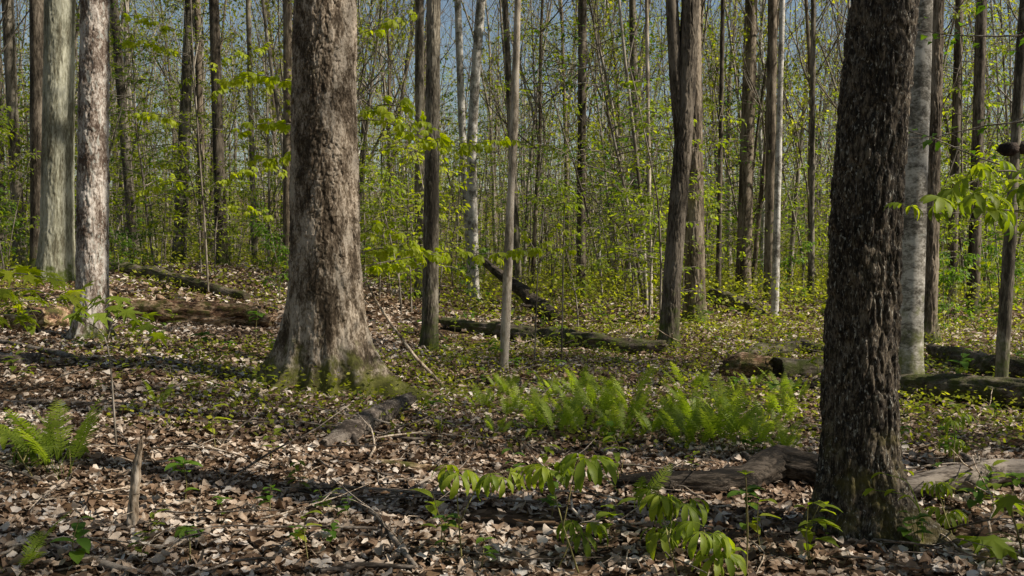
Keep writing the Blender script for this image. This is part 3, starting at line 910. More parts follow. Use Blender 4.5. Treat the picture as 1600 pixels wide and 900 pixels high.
def place_sap(x, y, k, sc=1.0):
    t = empty("leafy_sapling", (x, y, H(x, y)), random.uniform(0, 6.28))
    t.scale = (sc,) * 3
    tall = ("waist-high" if k == 4 else "young" if k in (2, 5) else "tall thin")
    tall += (" deep green" if k in (3, 4) else " yellow-green" if k == 5 else " light green") + (" nearer" if y < 30 else " farther")
    tag(t, f"{tall} leafy sapling {zone(x, y)}", "sapling", "leafy saplings under the trees")
    for nm, me in zip(("stem", "twigs", "foliage"), SAP[k]):
        o = link(nm, me, t)
        if nm != "stem": o['kind'] = 'stuff'
shade_sapling()
random.seed(41)
cnt = 0
while cnt < 298:
    y = 19 + 42 * random.random() ** 1.25
    px = random.uniform(-60, 1660)
    x = (px - 800) / FPX * y
    if y < 23 and px < 620 and random.random() < .8: continue
    if y < 25 and (690 < px < 900 or 1080 < px < 1290): continue
    k = random.choice([0, 1, 1, 2, 2, 3, 4, 4, 5] if y > 26 else [2, 4, 4, 5, 0])
    place_sap(x, y, k, random.uniform(.75, 1.2)); cnt += 1

def far_thicket():
    w = MB(); lf = MB(); rs = np.random.default_rng(19)
    for i in range(520):
        y = 36 + 62 * rs.random() ** .9; x = rs.uniform(-1, 1) * (.54 * y + 2)
        z = H(x, y); Ht = rs.uniform(2.5, 10); ln = rs.normal(0, .06, 2)
        b0 = np.array([x, y, z - .1]); top = b0 + [ln[0] * Ht, ln[1] * Ht, Ht]
        w.tube([b0, (b0 + top) / 2 + rs.normal(0, .1, 3), top], [.035, .025, .008], 4, rs.uniform(.2, .8), cap=False)
        tone0 = rs.uniform(.35, .7)
        for c in range(13):
            t = rs.uniform(.15, 1); p = b0 * (1 - t) + top * t; a = rs.uniform(0, 6.28)
            L = rs.uniform(.7, 1.9); d = np.array([math.cos(a), math.sin(a), rs.uniform(-.05, .4)]); e = p + d * L
            w.tube([p, e], [.012, .004], 3, .5, cap=False)
            m = 13; u_ = rs.uniform(.25, 1.05, m)
            side = np.array([-math.sin(a), math.cos(a), 0]) * 1.0
            pos = p + d * (L * u_)[:, None] + side * rs.normal(0, .22, m)[:, None] + rs.normal(0, .03, (m, 3))
            S_ = rs.uniform(.09, .20, m)
            lf.leaves(pos, side * rs.choice([-1, 1], m)[:, None] + d * .6 + rs.normal(0, .3, (m, 3)), rs.normal(0, .35, (m, 3)) + [0, 0, 1], S_, S_ * .34, np.clip(tone0 + rs.normal(0, .2, m), 0, 1), False)
    t = w.build("far_thicket", M['far'])
    tag(t, "crowded thin saplings with sunlit yellow-green sprays far among the trees", "thicket", kind='stuff')
    f = lf.build("foliage", M['leaf_far'], t); f['kind'] = 'stuff'
far_thicket()

# low green cover and far leaves too many to count
CLEAR = [(G(px, py), r_) for px, py, r_ in ((1140, 594, .45), (1170, 596, .45), (1200, 598, .45), (1235, 598, .45), (1270, 598, .45), (210, 512, .6), (260, 514, .7), (310, 516, .7), (360, 520, .7), (405, 522, .6), (40, 524, .6), (90, 520, .6), (1000, 556, .4), (900, 552, .4), (800, 540, .4))]
def ground_cover():
    b = MB(); rs = np.random.default_rng(5)
    for n, y0, y1, s, hh in ((48000, 7.5, 20, .05, .2), (60000, 19, 48, .10, .7), (34000, 45, 110, .2, 1.8)):
        x, y = scatter(n * 2, y0, y1, 2)
        dens = fbm(np.stack([x * .45, y * .35, 0 * x], -1), 3, 31) + .17 * sm((x + 4) / 7) - .12 * sm((-x - 1) / 5) * (y < 24)
        k = dens > rs.uniform(.40, .62, len(x)); x = x[k][:n]; y = y[k][:n]; m = len(x)
        ok = np.ones(len(x), bool)
        for c_, r_ in CLEAR: ok &= np.hypot(x - c_.x, (y - c_.y) * .6) > r_
        dk = dens[k][:n][ok]; x = x[ok]; y = y[ok]; m = len(x)
        # small clumps
        z = height(x, y) + rs.uniform(0.02, 1, m) ** 1.6 * hh * np.clip((dk - .35) * 4, .3, 1.4)
        L = s * rs.uniform(.5, 1.3, m)
        b.leaves(np.stack([x, y, z], -1), rs.normal(0, 1, (m, 3)) * [1, 1, .5], rs.normal(0, .5, (m, 3)) + [0, 0, 1], L, L * .34, np.clip(rs.normal(.5, .24, m), 0, 1), False)
    tag(b.build("ground_cover", M['leaf_far']), "scattered low green seedlings and herbs over the forest floor", "ground cover", kind='stuff')
ground_cover()

# ------------------------------------------------------------------ logs and dead wood
def log(name, label, pts, rads, mat, cols=40, rows=90, amp=.12, cat="log", jag=.0, loc=None, stubs=(), smooth=True):
    """pts: world points of the axis; knobbly surface, closed broken ends"""
    pts = [Vector(p) for p in pts]; o0 = pts[0].copy()
    A = np.array([tuple(p - o0) for p in pts]); n = len(pts)
    seg = np.r_[0, np.cumsum(np.linalg.norm(np.diff(A, axis=0), axis=1))]
    s = np.linspace(0, seg[-1], rows)
    C = np.stack([np.interp(s, seg, A[:, k]) for k in range(3)], -1)
    ker = np.hanning(max(5, rows // (2 * n) | 1) + 2)[1:-1]; ker /= ker.sum(); kk = len(ker) // 2
    for k in range(3):
        pad = np.concatenate([2 * C[0, k] - C[kk:0:-1, k], C[:, k], 2 * C[-1, k] - C[-2:-kk - 2:-1, k]])
        C[:, k] = np.convolve(pad, ker, 'valid')
    R = np.interp(s, seg, rads)
    C = C + (fbm(np.stack([s * 2.2, s * 0 + len(label), s * 0], -1), 2, 3) - .5)[:, None] * R[:, None] * np.array([.2, .5, .6])
    tg = np.gradient(C, axis=0); tg /= np.linalg.norm(tg, axis=1, keepdims=True)
    ref = np.array([0, 0, 1.]) if abs(tg.mean(0)[2]) < .8 else np.array([1., 0, 0])
    a = np.cross(tg, ref); a /= np.linalg.norm(a, axis=1, keepdims=True); bb = np.cross(a, tg)
    th = np.linspace(0, 2 * np.pi, cols, endpoint=False)
    q = np.stack([np.broadcast_to(np.cos(th) * 1.6, (rows, cols)), np.broadcast_to(np.sin(th) * 1.6, (rows, cols)), np.broadcast_to((s / (R.mean() * 3.5))[:, None], (rows, cols))], -1)
    nz = fbm(q + len(label), 3, 12) - .5
    fine = vnoise(q * [7, 7, 3], 4) - .5
    RR = R[:, None] * (1 + amp * 2 * nz + amp * 1.3 * fine)
    # ragged ends
    e = (vnoise(np.stack([np.cos(th) * 2.5, np.sin(th) * 2.5, th * 0 + 3], -1), 9) - .5) * jag
    V = C[:, None] + RR[..., None] * (np.cos(th)[None, :, None] * a[:, None] + np.sin(th)[None, :, None] * bb[:, None])
    V[0] -= tg[0] * e[:, None]; V[-1] += tg[-1] * e[:, None]
    V = np.concatenate([V.reshape(-1, 3), (C[0] + tg[0] * R[0] * .6)[None], (C[-1] - tg[-1] * R[-1] * .6)[None]])
    i = np.arange(rows - 1)[:, None] * cols; j = np.arange(cols)[None]; k = (j + 1) % cols
    Q = np.stack([i + j, i + k, i + cols + k, i + cols + j], -1).reshape(-1, 4)
    c0 = rows * cols; jj = np.arange(cols); k1 = (jj + 1) % cols
    T = np.concatenate([np.stack([jj * 0 + c0, k1, jj], -1), np.stack([jj * 0 + c0 + 1, (rows - 1) * cols + jj, (rows - 1) * cols + k1], -1)])
    b = MB(); b.add(V, Q, T)
    if stubs:
        t = empty(name, o0); b.build("stem", mat, t)
        for (p0, p1, r) in stubs:
            sb = MB(); v0 = Vector(p0) - o0; v1 = Vector(p1) - o0
            sb.tube([v0, v0.lerp(v1, .4) + Vector((0, 0, r * .3)), v0.lerp(v1, .8), v1], [r, r * .75, r * .55, r * .2], 9, .5); sb.build("branch_stub", mat, t)
    else:
        t = b.build(name, mat); t.location = o0
    tag(t, label, cat)
    return t

def gpath(lst, dz=0.0):
    return [G(px, py, dz) for px, py in lst]

log("rotten_log", "crumbling rotten log with ragged dark notches left of the broad trunk", gpath([(205, 500), (260, 503), (320, 506), (400, 512), (425, 518)], .16), [.13, .20, .19, .15, .06], M['rot'], amp=.42, rows=150, cols=48, jag=.2,
    stubs=[(G(262, 503, .15), G(262, 503, .42) + Vector((-.16, 0, 0)), .11), (G(300, 505, .15), G(300, 505, .40) + Vector((.12, 0, 0)), .10), (G(325, 506, .12), G(325, 506, .33) + Vector((.14, 0, 0)), .09), (G(350, 508, .1), G(350, 508, .28) + Vector((.12, 0, 0)), .08), (G(215, 500, .1), G(215, 500, .32) + Vector((-.15, 0, 0)), .08)])
log("rotten_log", "dark rotten log lying behind the foot of the scaly trunk", gpath([(8, 518), (50, 516), (110, 510), (135, 508)], .10), [.12, .17, .18, .14], M['rot'], amp=.35, rows=110, jag=.15)
log("mossy_log", "long thin mossy log rising to the left in the sunny left background", gpath([(172, 428), (230, 436), (300, 452), (385, 474)], .12), [.15, .15, .13, .07], M['mosslog'], amp=.18)
log("broken_branch", "short broken log poking in from the left edge", gpath([(-30, 566), (30, 573), (62, 566)], .05), [.10, .08, .05], M['deadwood'], amp=.3, jag=.12)
log("mossy_log", "long dark log lying across the middle behind the ferns", gpath([(690, 512), (760, 524), (850, 536), (930, 548), (1040, 556)], .10), [.09, .15, .17, .16, .13], M['mosslog'], amp=.22, rows=140, jag=.1)
d0 = G(865, 505, .1)
log("leaning_dead_trunk", "dark dead trunk leaning up to the left behind the tan stem", [d0, P(820, 458, d0.y + 1.0), P(756, 408, d0.y + 2.4)], [.18, .14, .08], M['blacklog'], amp=.2,
    stubs=[(P(845, 483, d0.y + .4), P(812, 476, d0.y + .1), .05)])
d1 = G(1196, 496, .05)
log("mossy_log", "mossy log leaning down toward the whitish stem's foot", [d1, P(1155, 476, d1.y + 1), P(1112, 462, d1.y + 2)], [.10, .16, .18], M['mosslog'], amp=.2)
log("broken_log", "short broken brown log with a split orange end near the ferns", gpath([(1130, 592), (1160, 592), (1204, 594)], .13), [.09, .17, .17], M['rot'], amp=.36, rows=110, jag=.2,
    stubs=[(G(1150, 590, .1), G(1150, 590, .30) + Vector((-.1, 0, 0)), .07), (G(1185, 591, .12), G(1185, 591, .33) + Vector((-.05, 0, 0)), .07)])
log("mossy_log", "short round mossy log right of the broken brown one", gpath([(1212, 594), (1240, 593), (1285, 592)], .12), [.15, .14, .14], M['mosslog'], amp=.16, jag=.06)
log("mossy_log", "low mossy hump of dead wood behind the broken brown log", gpath([(1150, 566), (1190, 556), (1250, 552), (1290, 556)], .07), [.05, .12, .14, .08], M['mosslog'], amp=.3)
log("curved_log", "long curved dark log ending at the foot of the dark furrowed trunk", [G(955, 764, .02), G(1030, 770, .05), G(1110, 772, .06), G(1165, 765, .09), G(1215, 752, .14), G(1275, 760, .10), G(1330, 770, .05)], [.04, .075, .08, .085, .12, .105, .08], M['blacklog'], amp=.2, rows=160, jag=.04,
    stubs=[(G(1180, 762, .14), G(1160, 738, .14), .035)])
log("grey_log", "bare grey tan log reaching the right edge from behind the dark trunk", [G(1395, 784, .07), G(1440, 780, .09), G(1510, 776, .11), G(1560, 768, .12), G(1660, 764, .10)], [.055, .075, .085, .075, .08], M['deadwood'], amp=.14, rows=140,
    stubs=[(G(1520, 766, .17), G(1500, 758, .22), .03)])
log("mossy_log", "thick shaded mossy log right of the pale smooth trunk", gpath([(1405, 622), (1470, 630), (1540, 636), (1660, 650)], .16), [.09, .12, .14, .14], M['mosslog'], amp=.3, rows=130)
log("mossy_log", "upper mossy log slanting down to the right edge", gpath([(1455, 562), (1500, 576), (1560, 592), (1640, 606)], .15), [.08, .12, .13, .10], M['mosslog'], amp=.3, rows=130)
log("rotten_stick", "half buried orange brown rotting stick right of the crooked branch", gpath([(585, 726), (640, 736), (700, 740), (750, 742)], .01), [.02, .04, .04, .02], M['rot'], amp=.3)
# crooked raised branch in front of the broad trunk
c0 = G(505, 702, .03); c1 = G(548, 690, .07); c3 = G(640, 652, .13)
log("crooked_branch", "crooked thick dead branch raised off the leaves before the broad trunk", [c0, c1, P(585, 654, (c1.y * .6 + c3.y * .4)), P(618, 636, c3.y - .2), P(642, 622, c3.y)], [.04, .09, .08, .07, .055], M['deadwood'], amp=.22, rows=120, jag=.07,
    stubs=[(P(612, 640, c3.y - .2), P(640, 640, c3.y - .3), .025), (c1, G(560, 703, .02), .03)])
# pale standing stub
s0 = G(206, 830, -.03)
log("standing_stub", "short pale bleached stick standing upright in the leaves", [s0, P(208, 790, s0.y), P(212, 740, s0.y), P(219, 690, s0.y - .03)], [.032, .026, .022, .014], M['paledead'], amp=.3, rows=70, cols=24, cat="dead stick", jag=.12)
# leaning pale stick beside the broad trunk
l0 = G(700, 612, .0)
log("leaning_stick", "long thin pale stick leaning against the broad trunk's right side", [l0, P(650, 560, l0.y + .1), P(612, 508, l0.y + .3), P(586, 468, l0.y + .4), P(568, 430, l0.y + .5)], [.022, .02, .017, .013, .008], M['paledead'], amp=.1, cols=12, cat="dead stick")
def stick(label, pts, rads, mat='deadwood', stubs=()):
    return log("fallen_stick", label, pts, rads, M[mat], amp=.14, rows=60, cols=14, cat="dead stick", stubs=stubs)
stick("bent brown twig lying in the bright leaves at bottom centre", [G(555, 796, .03), G(590, 822, .05), G(615, 858, .05), G(650, 896, .03)], [.006, .012, .014, .014])
stick("dark stick lying along the bottom left corner", [G(80, 868, .03), G(130, 884, .03), G(230, 912, .03)], [.018, .02, .02])
stick("thin dark stick pointing up toward the drooping leaves", [G(598, 806, .02), G(640, 780, .06), G(690, 764, .12)], [.008, .009, .006])
stick("smooth grey stick along the bottom edge of the picture", [G(500, 905, .03), G(560, 896, .04), G(650, 898, .03)], [.012, .014, .012])
stick("thin pale twig rising between the drooping leaf clusters", [G(912, 862, .0), P(950, 826, 5.6), P(1003, 788, 5.6)], [.005, .004, .003], 'paledead')
stick("grey twig curving beside the broad trunk's left root", [G(370, 604, .04), G(400, 622, .05), G(420, 640, .02)], [.012, .014, .01])
stick("fallen thin branch in the sun beyond the broad trunk", [G(215, 560, .04), G(270, 572, .05), G(330, 590, .03)], [.02, .022, .012])
stick("long low branch half under leaves left of the upright stub", [G(0, 540, .05), G(90, 560, .06), G(180, 582, .03)], [.03, .035, .02])

# small twigs on the ground
TW = []
for k in range(6):
    b = MB(); rs = np.random.default_rng(60 + k); p = np.zeros(3); pts = [p]; d = np.array([1., 0, .05])
    for j in range(6):
        d = d + rs.normal(0, .18, 3) * [1, 1, .4]; d /= np.linalg.norm(d); p = p + d * .16; pts.append(p)
    b.tube(pts, .008 * np.linspace(1, .3, 7), 5, .5)
    b.tube([pts[3], pts[3] + np.array([.12, .1, .05]), pts[3] + np.array([.25, .16, .03])], [.005, .003, .002], 4, .5)
    TW.append(b.mesh("fallen_twig", M['deadwood'] if k % 2 else M['paledead']))
random.seed(8)
for k in range(210):
    py = 890 - 400 * random.random() ** 1.0; px = random.uniform(0, 1600); g = G(px, py, .05)
    o = link("fallen_twig", TW[k % 6]); o.location = g; s = random.uniform(.4, 1.3); o.scale = (s, s, s)
    o.rotation_euler = (random.gauss(0, .1), random.gauss(0, .1), random.uniform(0, 6.28))
    tag(o, "small dead twig on the leaves " + zone(g.x, g.y), "twig", "small twigs on the forest floor")

# ------------------------------------------------------------------ ferns
def frond_mesh(seed, L=.62, pairs=20):
    rs = np.random.default_rng(seed); b = MB()
    n = 24; pts = []; d = np.array([.28, 0, 1.]); d /= np.linalg.norm(d); p = np.zeros(3)
    bend = rs.uniform(.25, .8)
    for k in range(n + 1):
        pts.append(p.copy()); t = k / n
        ang = bend / n * (.4 + 1.2 * t)
        c, s_ = math.cos(ang), math.sin(ang)
        d = np.array([d[0] * c + d[2] * s_, d[1], -d[0] * s_ + d[2] * c]); p = p + d * L / n
    pts = np.array(pts)
    b.tube(pts, .0028 * np.linspace(1, .25, n + 1), 3, .15, cap=False)
    for k in range(pairs):
        t = .34 + .66 * k / pairs; i = min(n - 1, int(t * n)); q = pts[i] + (pts[i + 1] - pts[i]) * (t * n - i)
        ax = pts[i + 1] - pts[i]; ax /= np.linalg.norm(ax)
        u = (t - .34) / .66
        Lp = L * .15 * (math.sin(math.pi * (.18 + .82 * u)) ** .8) * (1 - .15 * u) + .004
        for sg in (1, -1):
            dr = Vector((ax[0] * .45, sg * 1.0, ax[2] * .45 + rs.normal(0, .1)))
            nrm = Vector(np.cross(ax, [0, sg, 0.])) * (-sg)
            if nrm.z < 0: nrm = -nrm
            w0 = .085 * Lp + .0015
            b.strip(Vector(q), dr, nrm, Lp, w0, droop=rs.uniform(.1, .5), nst=6, fold=.1, tone=.35 + .4 * u + rs.normal(0, .1), prof=lambda t: (1 - t) ** .6 * .9 + .06, jag=.28)
    return b.mesh("frond", M['fern'])
FROND = [frond_mesh(70 + k, .60 + .03 * k) for k in range(5)]
def fern(px, py, sc, n, label, group=None, spread=1.0, flat=0.0):
    g = G(px, py)
    t = empty("fern", g); t.rotation_euler = (0, 0, random.uniform(0, 6.28))
    tag(t, label, "fern", group)
    for k in range(n):
        o = link("frond", random.choice(FROND), t)
        a = 6.28 * k / n + random.uniform(-.4, .4); s = sc * random.uniform(.7, 1.1)
        o.rotation_euler = (random.gauss(0, .2), random.uniform(-.15, .28) * spread + flat, a)
        o.location = (math.cos(a) * .02, math.sin(a) * .02, -.01); o.scale = (s, s, s)
random.seed(14)
FPOS = []
while len(FPOS) < 76:
    px = random.uniform(735, 1245) if random.random() < .8 else random.uniform(1050, 1245); u_ = (px - 735) / 510
    py = random.uniform(640 + 22 * u_, 684 + 36 * u_) if random.random() < .8 else random.uniform(610, 640)
    if abs(px - 1036) < 16 and random.random() < .8: continue
    if all(abs(px - a) + 2 * abs(py - b_) > 11 for a, b_, _ in FPOS): FPOS.append((px, py, random.uniform(.55, 1.0) * (.8 if px < 820 or px > 1215 else 1)))
for px, py, s in FPOS:
    side = "left half of the fern patch, nearest the tan stem" if px < 900 else ("middle of the fern patch" if px < 1040 else "right half of the fern patch, nearest the dark trunk")
    row = "front row" if py > 664 + 30 * (px - 735) / 510 else ("back row" if py < 645 + 15 * (px - 735) / 510 else "middle row")
    big = "large" if s > .88 else ("small" if s < .68 else "medium")
    fern(px, py, s * .8, random.choice([4, 5, 6, 7]), f"{big} bright green fern, {row}, " + side, "ferns in the sunny patch")
fern(100, 752, 1.0, 7, "dark green fern in the shade at the left, biggest one there")
fern(82, 742, .8, 5, "smaller fern crowded left of the dark green fern at the left")
fern(20, 905, .7, 4, "fern tips poking in at the bottom left corner", flat=.3)
fern(250, 640, .5, 5, "small shaded fern between the dark fern and the broad trunk")
fern(992, 800, .55, 4, "small upright fern behind the drooping leaves at the bottom")

# ------------------------------------------------------------------ plants with large leaves
def palm_leaf(seed, nl=5, L=.13, mat='leaf', droop=1.3, wid=.24):
    """palmate leaf with drooping leaflets; origin at the end of the stalk's twig, petiole towards +X"""
    rs = np.random.default_rng(seed); b = MB()
    pe = [(0, 0, 0), (.03, 0, .014), (.06, 0, .018)]
    b.tube(pe, [.0018, .0015, .0014], 4, .7, cap=False)
    for k in range(nl):
        a = (k - (nl - 1) / 2) * (math.radians(200) / nl)
        l = L * (1 - .13 * abs(k - (nl - 1) / 2)) * rs.uniform(.9, 1.1)
        d = Vector((math.cos(a), math.sin(a), rs.uniform(-.25, .15)))
        b.strip(Vector(pe[-1]), d, (0, 0, 1), l, l * wid, droop=droop * rs.uniform(.8, 1.2), nst=9, fold=.3, tone=.5 + rs.normal(0, .12),
                prof=lambda t: max(.03, math.sin(math.pi * t ** 1.25)) ** .9, jag=.07)
    return b.mesh("leaf", M[mat])
def lobed_leaf(seed, L=.11, mat='leaf_deep'):
    """maple-like blade: fan of five pointed lobes in one blade"""
    rs = np.random.default_rng(seed); b = MB()
    ang = []; rad = []
    for k in range(5):
        a = (k - 2) * math.radians(52); r = L * (1 - .14 * abs(k - 2))
        ang += [a - .30, a - .12, a, a + .12, a + .30]; rad += [r * .5, r * .72, r, r * .72, r * .5]
    ang = [-2.7] + ang + [2.7]; rad = [L * .25] + rad + [L * .25]
    V = [(.0, 0, 0)] + [(.04 * 0 + r * math.cos(a), r * math.sin(a), -.35 * r * r / L + rs.normal(0, .003)) for a, r in zip(ang, rad)]
    V = [(x + L * .3, y, z + .01) for x, y, z in V]
    T = [[0, i, i + 1] for i in range(1, len(V) - 1)] + [[0, len(V) - 1, 1]]
    b.add(V, None, T, .5 + rs.normal(0, .1))
    b.tube([(0, 0, 0), (L * .3, 0, .01)], .0012, 3, .6, cap=False)
    return b.mesh("leaf", M[mat])
def oval_leaf(seed, L=.09, mat='leaf_yellow'):
    rs = np.random.default_rng(seed); b = MB()
    b.strip((0, 0, 0), (1, 0, .1), (0, 0, 1), L, L * .24, droop=rs.uniform(.5, 1.2), nst=7, fold=.3, tone=.5 + rs.normal(0, .15), jag=.04)
    return b.mesh("leaf", M[mat])
PALM = [palm_leaf(80 + k, L=.175, droop=1.7, wid=.125) for k in range(4)]
PALM_D = [palm_leaf(90 + k, L=.13, mat='leaf_deep', droop=.9) for k in range(3)]
PALM_L = [palm_leaf(150 + k, L=.17, mat='leaf', droop=1.1, wid=.17) for k in range(3)]
LOBE = [lobed_leaf(100 + k, mat='leaf') for k in range(3)]
LOBE_Y = [lobed_leaf(110 + k, L=.12, mat='leaf_yellow') for k in range(3)]
PALM_Y = [palm_leaf(140 + k, L=.13, mat='leaf_yellow', droop=1.5, wid=.22) for k in range(4)]
OVAL = [oval_leaf(120 + k, .10) for k in range(4)]
OVAL_G = [oval_leaf(130 + k, .10, 'leaf') for k in range(4)]

def put_leaf(root, meshes, pos, yaw, pitch=0.0, roll=0.0, sc=1.0):
    o = link("leaf", random.choice(meshes), root)
    o.location = Vector(pos) - root.location
    o.rotation_euler = Quaternion((0, 0, 1), yaw) .to_matrix().to_4x4() .to_euler()
    m = Matrix.Rotation(yaw, 3, 'Z') @ Matrix.Rotation(pitch, 3, 'Y') @ Matrix.Rotation(roll, 3, 'X')
    o.rotation_euler = m.to_euler(); o.scale = (sc,) * 3
    return o

def plant(name, label, stems, mat='twig', cat="sapling"):
    """stems: list of (points, r0, r1); first point of the first stem is the base"""
    base = Vector(stems[0][0][0]); t = empty(name, base); tag(t, label, cat)
    for i, (pts, r0, r1) in enumerate(stems):
        b = MB(); n = len(pts)
        A = np.array([tuple(Vector(p) - base) for p in pts]); s = np.linspace(0, n - 1, max(8, n * 4)); 
        C = np.stack([np.interp(s, np.arange(n), A[:, k]) for k in range(3)], -1)
        for _ in range(3): C[1:-1] = (C[:-2] + 2 * C[1:-1] + C[2:]) / 4
        b.tube(C, np.linspace(r0, r1, len(C)), 7, .5)
        b.build("stem" if i == 0 else "branch", M[mat], t)
    return t

random.seed(99)
def wp(px, py, Y): return P(px, py, Y)
# drooping palmate seedling cluster at bottom centre: each plant with its own stem
def palm_plant(label, base_px, Y, tips, sc, meshes=PALM, mat='stem'):
    bx, by = base_px; g = G(bx, by)
    jn = wp(tips[0][0] * .5 + bx * .5, tips[0][1] * .45 + by * .55, g.y)
    stems = [([g, g.lerp(jn, .5), jn, wp(tips[0][0], tips[0][1], Y)], .005, .003)]
    for tx, ty in tips[1:]:
        stems.append(([jn, wp(tx * .6 + (jn.x / jn.y * FPX + 800) * .4, ty - 4, Y), wp(tx, ty, Y)], .0035, .002))
    t = plant("palmate_seedling", label, stems, mat)
    for tx, ty in tips:
        p = wp(tx, ty, Y)
        for a in (random.uniform(-.5, .3), 2.6 + random.uniform(-.5, .5), -1.2 + random.uniform(-.4, .4), -2.2 + random.uniform(-.4, .4)):
            put_leaf(t, meshes, p + Vector((0, 0, random.gauss(0, .015))), a, random.uniform(-.1, .35), random.gauss(0, .2), sc * random.uniform(.8, 1.15))
    return t
palm_plant("seedling with drooping leaves, leftmost at bottom centre", (722, 885), 4.95, [(712, 738), (782, 742)], .85)
palm_plant("seedling with large drooping leaves before the middle of the fern patch", (905, 900), 4.95, [(855, 728), (918, 716)], 1.0)
palm_plant("low seedling with one drooping cluster under the tallest leaves", (868, 895), 5.0, [(903, 818)], .85)
palm_plant("seedling with three bright leaf clusters before the curved log", (1060, 908), 5.0, [(1030, 772), (1060, 780), (1040, 828)], .95)
palm_plant("seedling with bright leaves hanging lowest at the bottom edge", (1120, 915), 4.7, [(1100, 828), (1120, 868)], .9)
palm_plant("small seedling in the leaves at bottom left, in half shade", (298, 890), 5.2, [(296, 826), (300, 852)], .7, PALM_D)
palm_plant("bright seedling leaning out before the dark green fern", (112, 752), 6.6, [(108, 690)], .95)
palm_plant("yellow green seedling at the left edge before the fern", (60, 760), 6.4, [(12, 676), (48, 700), (66, 690)], .9)
palm_plant("leafy seedling at the bottom right behind the thick log", (1490, 740), 7.4, [(1492, 655), (1490, 690)], .7)
palm_plant("shaded seedling under the grey log by the dark trunk's root", (1492, 850), 5.6, [(1462, 752), (1478, 800)], .7)
def bare_stalk(label, base, tip, Y):
    g = G(*base); q = wp(*tip, g.y)
    t = plant("thin_seedling", label, [([g, g.lerp(q, .5) + Vector((.01, 0, 0)), q], .005, .003)], 'stem')
    for a in (0, 1.6, 3.3, 4.8): put_leaf(t, OVAL_G, q, a, -.5, 0, .5)
bare_stalk("thin single stalk with a tiny leaf whorl before the curved log", (1166, 900), (1165, 742), 5)
# thin black stem in the centre
g = G(877, 572)
t = plant("thin_seedling", "thin straight black stem standing behind the ferns", [([g, wp(879, 480, g.y), wp(880, 385, g.y), wp(883, 300, g.y)], .014, .006)], 'twig')
for k in range(9): put_leaf(t, OVAL, wp(882, 300 + k * 11, g.y) + Vector((0, 0, 0)), random.uniform(0, 6.28), .2, 0, 1.2)

# hand-shaped leafy branches: pixel paths at one distance, leaves hanging in twos and threes
def leafy_tree(name, label, stem, branches, meshes, sc, every=.10, hang=.7, rstem=.03, per=3):
    t = plant(name, label, [(stem, rstem, rstem * .5)] + [(b, .008, .0025) for b in branches])
    for b in branches:
        for i in range(len(b) - 1):
            p0, p1 = Vector(b[i]), Vector(b[i + 1]); L = (p1 - p0).length; n = max(1, int(L / every))
            for k in range(n):
                if i == 0 and k < n * .35: continue
                p = p0.lerp(p1, (k + random.random()) / n)
                dv = math.atan2((p1 - p0).y, (p1 - p0).x)
                for s in range(per):
                    put_leaf(t, meshes, p + Vector((random.gauss(0, .02), random.gauss(0, .05), random.gauss(0, .02))), dv + random.gauss(0, 1.0), hang + random.gauss(0, .35), random.gauss(0, .4), sc * random.uniform(.7, 1.15))
    return t
Y = BIGY + 1.3
f0 = on_ground(548, Y)
st = [f0, wp(545, 450, Y), wp(540, 250, Y), wp(536, 100, Y), wp(530, -80, Y)]
leafy_tree("beech_sapling", "young beech hidden behind the broad trunk, yellow-green leaf sprays showing on both sides", st,
    [[wp(541, 200, Y), wp(590, 160, Y - .2), wp(640, 168, Y - .3), wp(665, 195, Y - .4), wp(690, 235, Y - .5)],
     [wp(541, 190, Y), wp(600, 185, Y), wp(650, 218, Y), wp(720, 225, Y - .2), wp(800, 218, Y - .3)],
     [wp(544, 380, Y), wp(590, 350, Y), wp(620, 362, Y - .2), wp(640, 385, Y - .2)],
     [wp(544, 400, Y), wp(600, 385, Y), wp(660, 395, Y), wp(690, 400, Y)],
     [wp(545, 420, Y), wp(610, 408, Y + .3), wp(690, 392, Y + .3), wp(760, 398, Y + .3), wp(850, 385, Y)],
     [wp(538, 150, Y), wp(470, 130, Y), wp(400, 115, Y + .2), wp(350, 130, Y + .2)],
     [wp(540, 210, Y), wp(470, 195, Y), wp(410, 190, Y), wp(375, 210, Y)],
     [wp(541, 250, Y), wp(460, 240, Y), wp(400, 250, Y + .2)],
     [wp(540, 60, Y), wp(600, 40, Y), wp(640, 20, Y)]], PALM_Y, 1.05, .055, hang=.35, per=1)
Y2 = 13.6
st = [on_ground(835, Y2), wp(838, 480, Y2), wp(842, 380, Y2), wp(850, 330, Y2)]
leafy_tree("beech_sapling", "small young beech with yellow leaves just right of the tan stem", st,
    [[wp(842, 400, Y2), wp(820, 365, Y2), wp(805, 350, Y2)], [wp(842, 380, Y2), wp(865, 350, Y2), wp(893, 362, Y2)], [wp(842, 410, Y2), wp(870, 385, Y2), wp(890, 395, Y2)]], PALM_Y, .8, .07, rstem=.012, hang=.35, per=1)
Y3 = 19
st = [on_ground(325, Y3), wp(322, 380, Y3), wp(310, 220, Y3), wp(300, 60, Y3), wp(296, -60, Y3)]
